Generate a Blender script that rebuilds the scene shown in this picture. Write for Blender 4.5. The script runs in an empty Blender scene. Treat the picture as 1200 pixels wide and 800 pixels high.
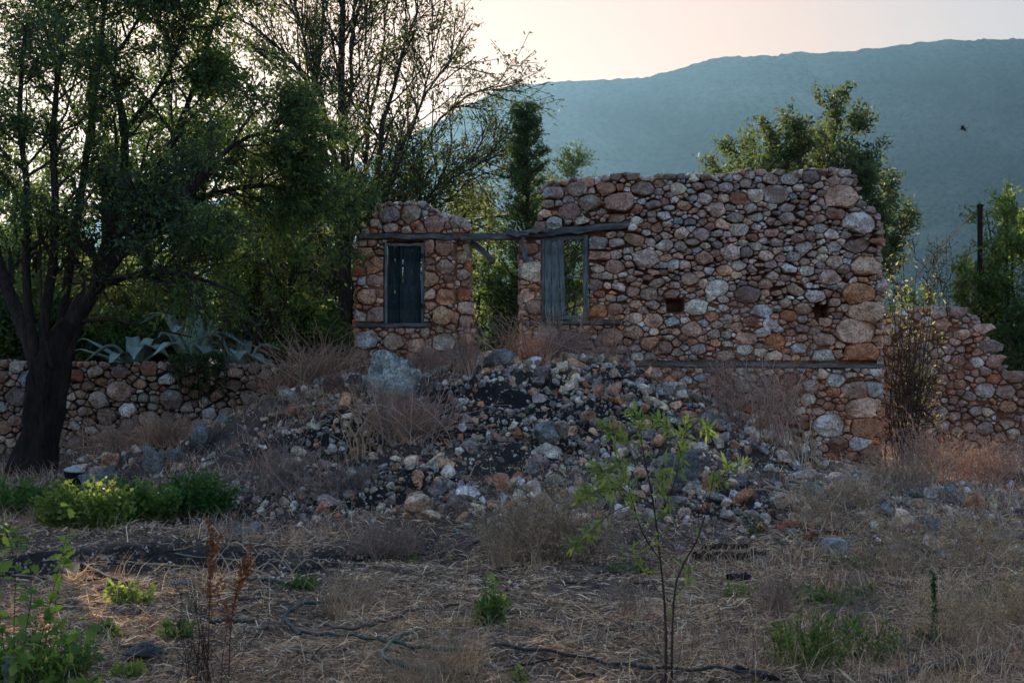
import bpy, math, random
import numpy as np
from mathutils import Vector

random.seed(7)
R = np.random.default_rng(7)
sc = bpy.context.scene
COL = sc.collection

# ------------------------------------------------------------------ camera
F = 1667.0      # focal length in photo pixels (photo 1200 wide)
CAMZ = 1.6
HZ = 420.0      # horizon row in the photograph
cam = bpy.data.cameras.new('camera')
cam_o = bpy.data.objects.new('camera', cam)
COL.objects.link(cam_o)
cam_o.location = (0, 0, CAMZ)
cam_o.rotation_euler = (math.radians(90), 0, 0)
cam.sensor_width = 36.0
cam.lens = 50.0
cam.shift_y = 20.0 / 1200.0
cam.clip_start = 0.1
cam.clip_end = 20000
cam.dof.use_dof = True
cam.dof.focus_distance = 18.5
cam.dof.aperture_fstop = 9.0
sc.camera = cam_o

# ------------------------------------------------------------------ light
SUN_EL = math.radians(14.5)
SUN_AZ = math.radians(-16.0)       # left of the view axis (+Y)
w = bpy.data.worlds.new('World')
sc.world = w
w.use_nodes = True
nt = w.node_tree
bg = nt.nodes['Background']
sky = nt.nodes.new('ShaderNodeTexSky')
sky.sky_type = 'NISHITA'
sky.sun_disc = False
sky.sun_elevation = SUN_EL
sky.sun_rotation = SUN_AZ
sky.air_density = 1.3
sky.dust_density = 2.5
sky.ozone_density = 3.0
sky.altitude = 100
# soft shoulder on the glare round the sun, as the photograph's exposure shows it: cream, not burnt out
lum = nt.nodes.new('ShaderNodeRGBToBW'); nt.links.new(sky.outputs[0], lum.inputs[0])
mr = nt.nodes.new('ShaderNodeMapRange'); nt.links.new(lum.outputs[0], mr.inputs[0])
mr.inputs[1].default_value = 2.0; mr.inputs[2].default_value = 8.0
tn = nt.nodes.new('ShaderNodeValToRGB'); nt.links.new(mr.outputs[0], tn.inputs[0])
tn.color_ramp.elements[0].color = (.96, .93, .99, 1); tn.color_ramp.elements[1].color = (1.33, .885, .72, 1)
mu = nt.nodes.new('ShaderNodeMath'); mu.operation = 'MULTIPLY_ADD'; nt.links.new(lum.outputs[0], mu.inputs[0])
mu.inputs[1].default_value = 0.51; mu.inputs[2].default_value = 1.0
dv = nt.nodes.new('ShaderNodeMath'); dv.operation = 'DIVIDE'; dv.inputs[0].default_value = 1.0; nt.links.new(mu.outputs[0], dv.inputs[1])
sc1 = nt.nodes.new('ShaderNodeVectorMath'); sc1.operation = 'SCALE'
nt.links.new(sky.outputs[0], sc1.inputs[0]); nt.links.new(dv.outputs[0], sc1.inputs['Scale'])
mm = nt.nodes.new('ShaderNodeVectorMath'); mm.operation = 'MULTIPLY'
nt.links.new(sc1.outputs[0], mm.inputs[0]); nt.links.new(tn.outputs[0], mm.inputs[1])
nt.links.new(mm.outputs[0], bg.inputs[0])
bg.inputs[1].default_value = 0.15
sl = bpy.data.lights.new('sun', 'SUN')
sl.energy = 2.4
sl.angle = math.radians(0.5)
sl.color = (1.0, 0.84, 0.70)
sun_o = bpy.data.objects.new('sun', sl)
COL.objects.link(sun_o)
S = Vector((math.sin(SUN_AZ) * math.cos(SUN_EL), math.cos(SUN_AZ) * math.cos(SUN_EL), math.sin(SUN_EL)))
sun_o.rotation_euler = S.to_track_quat('Z', 'Y').to_euler()
sun_o.location = (-20, 60, 30)
vs = sc.view_settings
vs.view_transform = 'Standard'
vs.look = 'None'
vs.gamma = 1
vs.use_curve_mapping = False
vs.exposure = 1.58


def PX(px, Y): return (px - 600.0) / F * Y
def PZ(py, Y): return CAMZ - (py - HZ) / F * Y
def P3(px, py, Y): return (PX(px, Y), Y, PZ(py, Y))


# ------------------------------------------------------------------ noise
def _hash(ix, iy, seed):
    h = (ix.astype(np.int64) * 374761393 + iy.astype(np.int64) * 668265263 + seed * 974634777) & 0xffffffff
    h = ((h ^ (h >> 13)) * 1274126177) & 0xffffffff
    return ((h ^ (h >> 16)) & 0xffff) / 65535.0


def vn(x, y, seed=0):
    x = np.asarray(x, float); y = np.asarray(y, float)
    ix = np.floor(x); iy = np.floor(y)
    fx = x - ix; fy = y - iy
    fx = fx * fx * (3 - 2 * fx); fy = fy * fy * (3 - 2 * fy)
    a = _hash(ix, iy, seed); b = _hash(ix + 1, iy, seed)
    c = _hash(ix, iy + 1, seed); d = _hash(ix + 1, iy + 1, seed)
    return (a * (1 - fx) + b * fx) * (1 - fy) + (c * (1 - fx) + d * fx) * fy * 1.0


def fbm(x, y, f, oct=4, seed=0, g=0.5):
    s = 0; a = 1; t = 0
    for k in range(oct):
        s = s + a * (vn(np.asarray(x) * f + 17.3 * k, np.asarray(y) * f - 9.1 * k, seed + k) - 0.5)
        t += a; a *= g; f *= 2.03
    return s / t * 2


def sstep(a, b, x):
    t = np.clip((np.asarray(x, float) - a) / (b - a), 0, 1)
    return t * t * (3 - 2 * t)


# ------------------------------------------------------------------ terrain height (world metres)
AX = [-9, -6, -4.6, -3.6, -3.0, -2.2, -1.5, -.5, 1.0, 1.7, 2.5, 3.2, 4.0, 5.0, 7, 9]
AH = [.1, .15, .35, .75, 1.02, 1.25, 1.33, 1.48, 1.50, 1.38, 1.02, .58, .22, .02, .08, .2]
BX = [-9, -5, -3, -1.5, 0, 2, 3.2, 5, 8]
BY = [16.5, 15.5, 14.0, 12.6, 11.7, 11.7, 11.5, 12.5, 14]


def mound(x, y):
    A = np.interp(x, AX, AH)
    y0 = np.interp(x, BX, BY)
    t = np.clip((y - y0) / (17.7 - y0), 0, 1)
    prof = t ** 1.15 * (1 - 0.0) 
    back = 1 - sstep(18.6, 22.5, y) * np.where(np.asarray(x) < -2.6, 0.0, 0.45)
    return A * prof * back


def H0(x, y):
    x = np.asarray(x, float); y = np.asarray(y, float)
    m = mound(x, y)
    base = 0.012 * np.clip(y - 14, 0, 12) * sstep(2, -3, x) 
    terr = 1.42 * sstep(20.55, 20.75, y) * sstep(-2.4, -3.4, x)
    z = np.maximum(m + base, terr)
    return z


def H(x, y):
    x = np.asarray(x, float); y = np.asarray(y, float)
    near = sstep(60, 30, np.hypot(x, y))
    m = np.clip(mound(x, y), 0, 1)
    z = H0(x, y) + near * (fbm(x, y, 0.5, 3, 3) * 0.09 + fbm(x, y, 2.6, 3, 5) * (0.03 + 0.14 * sstep(0.05, .5, m)))
    hollow = np.exp(-(((x + 2.3) / 1.3) ** 2 + ((y - 11.6) / 0.5) ** 2))
    return z - 0.10 * hollow


def burn(x, y):
    """charred, black earth: where the fire and ash lay"""
    spots = [(-2.6, 11.3, 1.7, .75, 1.7), (-3.9, 11.0, .9, .5, 1.0), (-1.1, 12.2, 1.3, .8, .5), (0.1, 16.3, 1.5, 1.1, 1.1), (1.9, 16.2, 1.3, 1.2, 1.0),
             (2.2, 13.2, 1.1, .8, 1.0), (-2.2, 16.0, 1.3, 1.0, .9), (-1.2, 14.0, 1.4, .8, .95), (3.4, 12.2, 1.0, .4, .8), (0.9, 14.6, 1.3, .9, .6),
             (-4.0, 17.2, 1.2, .6, .6), (-3.4, 14.2, 1.6, .7, .5), (-7, 17.5, 2, 1.0, .7), (6.5, 19, 2.0, 2.5, .45), (3.9, 14.6, .9, 1.0, .5)]
    b = 0
    for sx, sy, ax, ay, k in spots:
        b = b + k * np.exp(-(((x - sx) / ax) ** 2 + ((y - sy) / ay) ** 2))
    n = fbm(x, y, 2.2, 4, 11)
    return np.clip(b * 1.15 + n * 1.1 - 0.22, 0, 1)


# ------------------------------------------------------------------ object helpers
def tag(o, label=None, cat=None, group=None, kind=None):
    if label: o['label'] = label
    if cat: o['category'] = cat
    if group: o['group'] = group
    if kind: o['kind'] = kind
    return o


def empty(name, loc=(0, 0, 0), label=None, cat=None, group=None):
    o = bpy.data.objects.new(name, None)
    o.empty_display_size = 0.2
    COL.objects.link(o)
    o.location = loc
    return tag(o, label, cat, group)


def link(name, me, parent=None, loc=None, rot=None, scale=None):
    o = bpy.data.objects.new(name, me)
    COL.objects.link(o)
    if parent: o.parent = parent
    if loc is not None: o.location = loc
    if rot is not None: o.rotation_euler = rot
    if scale is not None: o.scale = scale
    return o


class Buf:
    def __init__(s):
        s.v = []; s.q = []; s.t = []; s.c = []; s.n = 0

    def add(s, v, q=None, t=None, c=(1, 1, 1)):
        v = np.asarray(v, float).reshape(-1, 3)
        if q is not None and len(q): s.q.append(np.asarray(q, int).reshape(-1, 4) + s.n)
        if t is not None and len(t): s.t.append(np.asarray(t, int).reshape(-1, 3) + s.n)
        c = np.asarray(c, float)
        if c.ndim == 1: c = np.broadcast_to(c, (len(v), 3))
        s.c.append(c); s.v.append(v); s.n += len(v)

    def mesh(s, name, mat, smooth=True):
        v = np.concatenate(s.v) if s.v else np.zeros((0, 3))
        q = np.concatenate(s.q) if s.q else np.zeros((0, 4), int)
        t = np.concatenate(s.t) if s.t else np.zeros((0, 3), int)
        c = np.concatenate(s.c)
        me = bpy.data.meshes.new(name)
        me.vertices.add(len(v)); me.vertices.foreach_set('co', v.astype(np.float32).ravel())
        nl = len(q) * 4 + len(t) * 3
        me.loops.add(nl); me.polygons.add(len(q) + len(t))
        me.loops.foreach_set('vertex_index', np.concatenate([q.ravel(), t.ravel()]).astype(np.int32))
        me.polygons.foreach_set('loop_start', np.concatenate([np.arange(len(q)) * 4, len(q) * 4 + np.arange(len(t)) * 3]).astype(np.int32))
        me.update(calc_edges=True)
        me.polygons.foreach_set('use_smooth', np.full(len(me.polygons), bool(smooth)))
        a = me.color_attributes.new('tint', 'FLOAT_COLOR', 'POINT')
        cc = np.ones((len(v), 4), np.float32); cc[:, :3] = c
        a.data.foreach_set('color', cc.ravel())
        if mat: me.materials.append(mat)
        me.validate()
        return me

    def build(s, name, mat, parent=None, smooth=True, loc=None):
        return link(name, s.mesh(name, mat, smooth), parent, loc)


# ------------------------------------------------------------------ materials
def new_mat(name):
    m = bpy.data.materials.new(name); m.use_nodes = True
    t = m.node_tree; t.nodes.clear()
    out = t.nodes.new('ShaderNodeOutputMaterial')
    return m, t, out


def nd(t, typ, **kw):
    n = t.nodes.new(typ)
    for k, v in kw.items():
        if k.startswith('i_'):
            key = k[2:]
            n.inputs[int(key) if key.isdigit() else key.replace('_', ' ')].default_value = v
        else:
            setattr(n, k, v)
    return n


def ramp(t, fac, stops):
    r = t.nodes.new('ShaderNodeValToRGB')
    cr = r.color_ramp
    while len(cr.elements) < len(stops): cr.elements.new(0.5)
    for e, (p, c) in zip(cr.elements, stops):
        e.position = p; e.color = (*c, 1) if len(c) == 3 else c
    t.links.new(fac, r.inputs[0])
    return r.outputs[0]


def mix(t, mode, fac, a, b):
    m = t.nodes.new('ShaderNodeMix'); m.data_type = 'RGBA'; m.blend_type = mode
    for s, v in ((0, fac), (6, a), (7, b)):
        if hasattr(v, 'is_linked'): t.links.new(v, m.inputs[s])
        else: m.inputs[s].default_value = v if s == 0 else (*v, 1)
    return m.outputs[2]


def noise_n(t, vec, scale, detail=5, rough=.6, dist=0):
    n = nd(t, 'ShaderNodeTexNoise', i_Scale=scale, i_Detail=detail, i_Roughness=rough, i_Distortion=dist)
    if vec is not None: t.links.new(vec, n.inputs['Vector'])
    return n.outputs[0]


def finish(t, out, base, rough=.9, bumps=(), spec=.3, transl=None):
    p = t.nodes.new('ShaderNodeBsdfPrincipled')
    if hasattr(base, 'is_linked'): t.links.new(base, p.inputs['Base Color'])
    else: p.inputs['Base Color'].default_value = (*base, 1)
    p.inputs['Roughness'].default_value = rough
    p.inputs['Specular IOR Level'].default_value = spec
    prev = None
    for h, strength, dist in bumps:
        b = nd(t, 'ShaderNodeBump', i_Strength=strength, i_Distance=dist)
        t.links.new(h, b.inputs['Height'])
        if prev: t.links.new(prev, b.inputs['Normal'])
        prev = b.outputs[0]
    if prev: t.links.new(prev, p.inputs['Normal'])
    if transl:
        fac, col = transl
        tr = t.nodes.new('ShaderNodeBsdfTranslucent')
        t.links.new(col, tr.inputs['Color'])
        ms = t.nodes.new('ShaderNodeMixShader'); ms.inputs[0].default_value = fac
        t.links.new(p.outputs[0], ms.inputs[1]); t.links.new(tr.outputs[0], ms.inputs[2])
        t.links.new(ms.outputs[0], out.inputs[0])
    else:
        t.links.new(p.outputs[0], out.inputs[0])
    return p


def stone_material(name, dirt=(.40, .195, .12), lichen=.35, bump=1.0):
    m, t, out = new_mat(name)
    g = nd(t, 'ShaderNodeNewGeometry').outputs['Position']
    a = nd(t, 'ShaderNodeAttribute', attribute_name='tint').outputs['Color']
    n1 = noise_n(t, g, 9, 6, .65); n2 = noise_n(t, g, 38, 5, .7); n3 = noise_n(t, g, 3.2, 4, .6)
    v = nd(t, 'ShaderNodeTexVoronoi', i_Scale=26.0); t.links.new(g, v.inputs['Vector'])
    c = mix(t, 'MULTIPLY', 1.0, a, ramp(t, n1, [(.3, (.55, .52, .5)), (.5, (1.25, 1.22, 1.2)), (.7, (1.9, 1.86, 1.8))]))
    c = mix(t, 'MULTIPLY', 1.0, c, ramp(t, n2, [(.34, (.42, .38, .36)), (.5, (1.15, 1.12, 1.1)), (.64, (1.7, 1.68, 1.65))]))
    c = mix(t, 'MIX', ramp(t, n3, [(.45, (0, 0, 0)), (.62, (.6, .6, .6))]), c, dirt)
    c = mix(t, 'MIX', ramp(t, noise_n(t, g, 14, 6, .75), [(.58, (0, 0, 0)), (.66, (lichen,) * 3)]), c, (.42, .44, .42))
    finish(t, out, c, .93, [(n1, .8 * bump, .05), (n2, .9 * bump, .022), (v.outputs[0], .3 * bump, .012)], .2)
    return m


def leaf_material(name, transl=.45, bright=1.45, rough=.55, spec=.35):
    m, t, out = new_mat(name)
    a = nd(t, 'ShaderNodeAttribute', attribute_name='tint').outputs['Color']
    g = nd(t, 'ShaderNodeNewGeometry').outputs['Position']
    c = mix(t, 'MULTIPLY', 1.0, a, ramp(t, noise_n(t, g, 2.2, 3, .6), [(.3, (1.15, 1.12, 1.15)), (.7, (2.1, 1.9, 1.7))]))
    tc = mix(t, 'MULTIPLY', 1.0, c, (bright * 1.25, bright * 1.2, bright * .75))
    finish(t, out, c, rough, (), spec, (transl, tc))
    return m


def bark_material(name, col=(.11, .09, .08), scale=1.0):
    m, t, out = new_mat(name)
    a = nd(t, 'ShaderNodeAttribute', attribute_name='tint').outputs['Color']
    g = nd(t, 'ShaderNodeNewGeometry').outputs['Position']
    mp = nd(t, 'ShaderNodeMapping'); mp.inputs['Scale'].default_value = (1, 1, .22); t.links.new(g, mp.inputs[0])
    n = noise_n(t, mp.outputs[0], 28 * scale, 6, .7)
    n2 = noise_n(t, g, 5, 4, .6)
    c = mix(t, 'MULTIPLY', 1.0, a, ramp(t, n, [(.3, (.4, .4, .4)), (.7, (1.5, 1.5, 1.5))]))
    c = mix(t, 'MULTIPLY', 1.0, c, ramp(t, n2, [(.3, (.7, .75, .72)), (.7, (1.3, 1.2, 1.15))]))
    c = mix(t, 'MULTIPLY', 1.0, c, col)
    finish(t, out, c, .95, [(n, .9, .03)], .15)
    return m


def wood_material(name, c0, c1, along='X'):
    m, t, out = new_mat(name)
    tc = nd(t, 'ShaderNodeTexCoord').outputs['Object']
    mp = nd(t, 'ShaderNodeMapping'); sc_ = [1, 1, 1]; sc_['XYZ'.index(along)] = .06
    mp.inputs['Scale'].default_value = sc_; t.links.new(tc, mp.inputs[0])
    n = noise_n(t, mp.outputs[0], 60, 8, .7, .4); n2 = noise_n(t, tc, 4, 4, .6)
    oi = nd(t, 'ShaderNodeObjectInfo').outputs['Random']
    c = ramp(t, n, [(.3, c0), (.68, c1)])
    c = mix(t, 'MULTIPLY', 1.0, c, ramp(t, n2, [(.3, (.55, .55, .55)), (.7, (1.35, 1.35, 1.35))]))
    c = mix(t, 'MULTIPLY', 1.0, c, ramp(t, oi, [(0, (.75, .75, .78)), (1, (1.2, 1.2, 1.2))]))
    finish(t, out, c, .88, [(n, .9, .012)], .2)
    return m


M = {}
M['stone'] = stone_material('limestone')
M['rubble'] = stone_material('rubble_limestone', dirt=(.03, .028, .028), lichen=.5, bump=1.2)
M['leaf'] = leaf_material('leaf')
M['leaf_soft'] = leaf_material('soft_leaf', .5, 1.9)
M['agave'] = leaf_material('agave_skin', .06, 1.0, .5, .4)
M['bark'] = bark_material('bark')
M['straw'] = leaf_material('dry_stalk', .25, 1.0, .8, .2)
M['timber'] = wood_material('weathered_timber', (.05, .053, .057), (.27, .27, .265), 'X')
M['timber_v'] = wood_material('weathered_timber_upright', (.07, .09, .10), (.30, .34, .35), 'Z')
M['dark_paint'] = wood_material('dark_painted_board', (.012, .025, .032), (.06, .09, .10), 'Z')
M['char'] = wood_material('charred_timber', (.006, .006, .007), (.05, .045, .042), 'X')
# ------------------------------------------------------------------ ground sheet
def axis(lo, hi, step, far_lo, far_hi):
    a = list(np.arange(lo, hi + 1e-6, step))
    s = step; x = hi
    while x < far_hi:
        s *= 1.25; x = min(x + s, far_hi); a.append(x)
    s = step; x = lo; b = []
    while x > far_lo:
        s *= 1.25; x = max(x - s, far_lo); b.append(x)
    return np.array(b[::-1] + a)


gx = axis(-10.5, 10.5, .07, -3600, 3600)
gy = axis(5.0, 23.5, .07, -300, 4300)
X, Y = np.meshgrid(gx, gy)
Z = H(X, Y)
nx = len(gx); ny = len(gy)
i = np.arange((nx - 1) * (ny - 1)); r_ = i // (nx - 1); c_ = i % (nx - 1)
q = np.stack([r_ * nx + c_, r_ * nx + c_ + 1, (r_ + 1) * nx + c_ + 1, (r_ + 1) * nx + c_], 1)
B = Buf()
bm_ = burn(X, Y).ravel()
col = np.stack([bm_, sstep(.05, .5, mound(X, Y)).ravel(), sstep(40, 25, np.hypot(X, Y)).ravel()], 1)
B.add(np.stack([X.ravel(), Y.ravel(), Z.ravel()], 1), q, None, col)
m, t, out = new_mat('earth_and_straw_litter')
g = nd(t, 'ShaderNodeNewGeometry').outputs['Position']
a = nd(t, 'ShaderNodeAttribute', attribute_name='tint')
sep = nd(t, 'ShaderNodeSeparateColor'); t.links.new(a.outputs['Color'], sep.inputs[0])
n1 = noise_n(t, g, 1.3, 6, .6); n2 = noise_n(t, g, 14, 8, .7); n3 = noise_n(t, g, 70, 4, .7)
c = ramp(t, n1, [(.3, (.12, .083, .063)), (.5, (.24, .17, .13)), (.7, (.38, .28, .215))])
c = mix(t, 'MULTIPLY', 1.0, c, ramp(t, n2, [(.3, (.4, .4, .42)), (.55, (1, 1, 1)), (.75, (1.5, 1.45, 1.4))]))
c = mix(t, 'MULTIPLY', .7, c, ramp(t, n3, [(.3, (.5, .5, .5)), (.7, (1.5, 1.5, 1.5))]))
c = mix(t, 'MIX', sep.outputs[1], c, (.15, .115, .095))
c = mix(t, 'MULTIPLY', .8, c, ramp(t, n2, [(.3, (.45, .45, .45)), (.7, (1.3, 1.3, 1.3))]))
c = mix(t, 'MIX', sep.outputs[0], c, (.026, .025, .025))
far = ramp(t, sep.outputs[2], [(0, (1, 1, 1)), (1, (0, 0, 0))])
c = mix(t, 'MIX', far, c, (.04, .05, .025))
finish(t, out, c, .95, [(n2, .8, .04), (n3, .8, .015)], .15)
o = B.build('ground', m); tag(o, kind='structure')

# ------------------------------------------------------------------ mountain
rp = np.array([(-3000, 330), (-1200, 300), (-300, 285), (100, 255), (300, 228), (420, 190), (500, 150), (560, 118), (590, 104), (620, 98), (700, 93), (755, 87), (800, 79), (835, 69), (870, 67), (905, 66), (935, 61), (960, 62), (1000, 58), (1050, 54), (1085, 50), (1120, 46), (1150, 45), (1200, 47), (1500, 62), (2000, 120), (2600, 220), (3600, 320)], float)
YR = 2600.0
px = np.concatenate([np.arange(-2600, -100, 40), np.arange(-100, 1300, 3.5), np.arange(1300, 3300, 40)])
ridge = (HZ - np.interp(px, rp[:, 0], rp[:, 1])) / F * YR
ts = np.concatenate([np.linspace(0, .999, 150), np.linspace(1, 1.45, 30)])
TT, PP = np.meshgrid(ts, px, indexing='ij')
YY = 2000 + (YR - 2000) * TT
XX = (PP - 600) / F * YR * (0.85 + .15 * TT)
RR = np.broadcast_to(ridge, TT.shape)
ZZ = RR * np.where(TT <= 1, TT ** .95, 1 - (TT - 1) ** 1.5 * 2.2)
amp = np.clip(TT * 4, 0, 1) * np.clip(RR / 300, .2, 1)
gul = np.abs(fbm(XX, YY * .35, 1 / 260., 4, 31)) 
damp = np.clip(np.abs(1 - TT) * 5, .12, 1)
ZZ = ZZ - (gul * 110 * damp - 8 * damp) * amp + fbm(XX, YY, 1 / 45., 3, 41) * 9 * amp * damp
ZZ = ZZ + (vn(XX / 6., YY / 12., 51) ** 2) * 4 * amp + vn(XX / 24., YY / 24., 57) ** 2 * 4 * amp - 3 * (TT < .02)
B = Buf()
nx = len(px); ny = len(ts)
i = np.arange((nx - 1) * (ny - 1)); r_ = i // (nx - 1); c_ = i % (nx - 1)
q = np.stack([r_ * nx + c_, r_ * nx + c_ + 1, (r_ + 1) * nx + c_ + 1, (r_ + 1) * nx + c_], 1)
B.add(np.stack([XX.ravel(), YY.ravel(), ZZ.ravel()], 1), q)
m, t, out = new_mat('scrub_mountainside')
g = nd(t, 'ShaderNodeNewGeometry').outputs['Position']
mp = nd(t, 'ShaderNodeMapping'); mp.inputs['Scale'].default_value = (.7, .7, 1.0); t.links.new(g, mp.inputs[0])
n1 = noise_n(t, mp.outputs[0], .012, 8, .7); n2 = noise_n(t, g, .11, 4, .7); n3 = noise_n(t, mp.outputs[0], .006, 5, .6)
c = ramp(t, n2, [(.38, (.010, .018, .012)), (.58, (.07, .08, .055))])
c = mix(t, 'MIX', ramp(t, n1, [(.54, (0, 0, 0)), (.66, (.6, .6, .6))]), c, (.13, .13, .11))
c = mix(t, 'MULTIPLY', 1.0, c, ramp(t, n3, [(.35, (.45, .5, .55)), (.65, (1.5, 1.4, 1.3))]))
finish(t, out, c, .95, (), .1)
o = B.build('mountain', m); tag(o, kind='structure')

# ------------------------------------------------------------------ haze
HAZE = 0.000078
hb = Buf()
x0, x1, y0, y1, z0, z1 = -6500, 6500, -320, 4400, -2.0, 640
hb.add([(x0, y0, z0), (x1, y0, z0), (x1, y1, z0), (x0, y1, z0), (x0, y0, z1), (x1, y0, z1), (x1, y1, z1), (x0, y1, z1)],
       [(0, 3, 2, 1), (4, 5, 6, 7), (0, 1, 5, 4), (1, 2, 6, 5), (2, 3, 7, 6), (3, 0, 4, 7)])
m, t, out = new_mat('haze_air')
pv = nd(t, 'ShaderNodeVolumePrincipled', i_Density=HAZE, i_Anisotropy=0.6)
pv.inputs['Color'].default_value = (.36, .71, 1.0, 1)
t.links.new(pv.outputs[0], out.inputs['Volume'])
hz = hb.build('haze', m, smooth=False); tag(hz, kind='stuff')
# ------------------------------------------------------------------ masonry
def stone_shape(rad, ang, asp, bulge, rng, tilt=(0, 0), rings=2):
    """a broken, angular stone standing out of the wall: x = along, y = out of the wall (towards -y), z = up"""
    n = len(rad)
    u = np.cos(ang) * rad * asp; v = np.sin(ang) * rad
    mean = rad.mean()
    L = [(-.07, .95), (.0, 1.0), (1, .84)] if rings == 2 else [(-.07, .95), (.0, 1.0), (1, .91), (1, .58)]
    G = rng.normal(0, .42, (3, 2)); b_ = rng.uniform(.75, 1.25, 3) * bulge; b_[0] = bulge; G[0] *= .3

    def face(uu, vv): return np.clip((b_[:, None] - G @ np.stack([np.atleast_1d(uu), np.atleast_1d(vv)])).min(0), .25 * bulge, 1.5 * bulge)
    V = []
    for k, (d, s) in enumerate(L):
        jit = rng.normal(0, .055 * mean, (n, 3)) if k else np.zeros((n, 3))
        uu = u * s + jit[:, 0]; vv = v * s + jit[:, 2]
        dd = face(uu, vv) * (1 if k == 3 else .82) if k > 1 else np.full(n, d)
        V.append(np.stack([uu, -(dd + jit[:, 1] * .7), vv], 1))
    V.append(np.array([[0, -face(0, 0)[0] - abs(rng.normal(0, .03 * mean)), 0]]))
    V = np.concatenate(V)
    K = len(L); Q = []
    a = np.arange(n); b = (a + 1) % n
    for k in range(K - 1):
        Q.append(np.stack([k * n + a, k * n + b, (k + 1) * n + b, (k + 1) * n + a], 1))
    T = np.stack([(K - 1) * n + a, (K - 1) * n + b, np.full(n, K * n)], 1)
    return V, np.concatenate(Q), T


def pack(bounds, lo, hi, left, right, holes, spec, heroes, rng, asp):
    """dart throwing in a space squeezed by asp; returns seeds (u, v, r)"""
    P = []; Rr = []
    for (u, v, r) in heroes: P.append((u / asp, v)); Rr.append(r)
    P = list(P)
    arr = np.zeros((6000, 3)); n = len(P)
    for k in range(n): arr[k] = (*P[k], Rr[k])
    for r, tries in spec:
        us = rng.uniform(bounds[0], bounds[1], tries); vs_ = rng.uniform(bounds[2], bounds[3], tries)
        rs = r * rng.uniform(.85, 1.2, tries)
        for u, v, rr in zip(us, vs_, rs):
            e = rr * .6
            if v < lo(u) + e * .3 or v > hi(u) - e or u < left(v) + e * asp or u > right(v) - e * asp: continue
            bad = False
            for (h0, h1, h2, h3) in holes:
                if h0 - e * asp < u < h1 + e * asp and h2 - e < v < h3 + e: bad = True; break
            if bad: continue
            d = np.hypot(arr[:n, 0] - u / asp, arr[:n, 1] - v) - (arr[:n, 2] + rr) * .78
            if n and d.min() < 0: continue
            arr[n] = (u / asp, v, rr); n += 1
            if n >= 5900: break
    return arr[:n]


def cells(S, lo, hi, left, right, holes, asp, rng, gap, slack=2.1):
    out = []
    for k in range(len(S)):
        u, v, r = S[k]
        n = 15 if r > .1 else (12 if r > .055 else 9)
        nk = n; n = 72; ang = np.arange(n) * 2 * math.pi / n
        D = np.stack([np.cos(ang), np.sin(ang)], 1)
        rad = np.full(n, r * slack)
        m_ = rng.integers(4, 7); f0 = rng.uniform(0, 6.283); ell = rng.uniform(.42, .95); th = math.pi / 2 + rng.normal(0, .3)
        if r > .13: ell = rng.uniform(.6, 1)
        for q in range(m_):      # broken faces
            fa = f0 + q * 6.283 / m_ + rng.normal(0, .30); dt = np.cos(ang - fa)
            dd_ = r * rng.uniform(.85, 1.65) * math.hypot(ell * math.cos(fa - th), math.sin(fa - th))
            rad = np.where(dt > .1, np.minimum(rad, dd_ / np.maximum(dt, .1)), rad)
        d = S[:, :2] - S[k, :2]; dist = np.hypot(d[:, 0], d[:, 1])
        idx = np.where((dist > 1e-6) & (dist < r * 1.6 + S[:, 2] * 1.2 + .12))[0]
        nn = d[idx] / dist[idx, None]
        cc = (dist[idx] ** 2 + r * r - S[idx, 2] ** 2) / (2 * dist[idx]) - gap
        cc = np.maximum(cc, r * .35)
        dot = D @ nn.T
        lim = np.where(dot > .05, cc[None, :] / np.maximum(dot, .05), 9)
        rad = np.minimum(rad, lim.min(1) if len(idx) else 9)
        uw = u * asp
        planes = [(0, 1, hi(uw) - v + rng.uniform(-.01, .02)), (0, -1, v - lo(uw) + .05), (1, 0, (right(v) - uw) / asp + rng.uniform(-.01, .03)), (-1, 0, (uw - left(v)) / asp + rng.uniform(-.01, .02))]
        for (h0, h1, h2, h3) in holes:
            ss = [((h0 - uw) / asp, (1, 0)), ((uw - h1) / asp, (-1, 0)), (h2 - v, (0, 1)), (v - h3, (0, -1))]
            c, nrm = max(ss, key=lambda q: q[0])
            planes.append((*nrm, max(c - .004, .01)))
        for a, b, c in planes:
            dt = D[:, 0] * a + D[:, 1] * b
            rad = np.where(dt > .05, np.minimum(rad, max(c, r * .3) / np.maximum(dt, .05)), rad)
        # keep the corners where two faces meet, then fill in between
        pu = np.cos(ang) * rad; pv = np.sin(ang) * rad
        sc_ = np.hypot(2 * pu - np.roll(pu, 4) - np.roll(pu, -4), 2 * pv - np.roll(pv, 4) - np.roll(pv, -4)) / r
        chosen = []
        for q in np.argsort(-sc_):
            if sc_[q] < .16 or len(chosen) >= min(7, nk - 2): break
            if all(min(abs(q - z), 72 - abs(q - z)) > 4 for z in chosen): chosen.append(int(q))
        if not chosen: chosen = [0]
        while len(chosen) < nk:
            cs = sorted(chosen); gaps = [((cs[(z + 1) % len(cs)] - cs[z]) % 72 or 72, cs[z]) for z in range(len(cs))]
            g_, a_ = max(gaps); chosen.append((a_ + g_ // 2) % 72)
        ix = np.array(sorted(chosen)); ang = ang[ix]; rad = rad[ix]
        rad = rad * rng.uniform(.95, 1.03, len(ix))
        out.append((uw, v, r, ang, rad))
    return out


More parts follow.
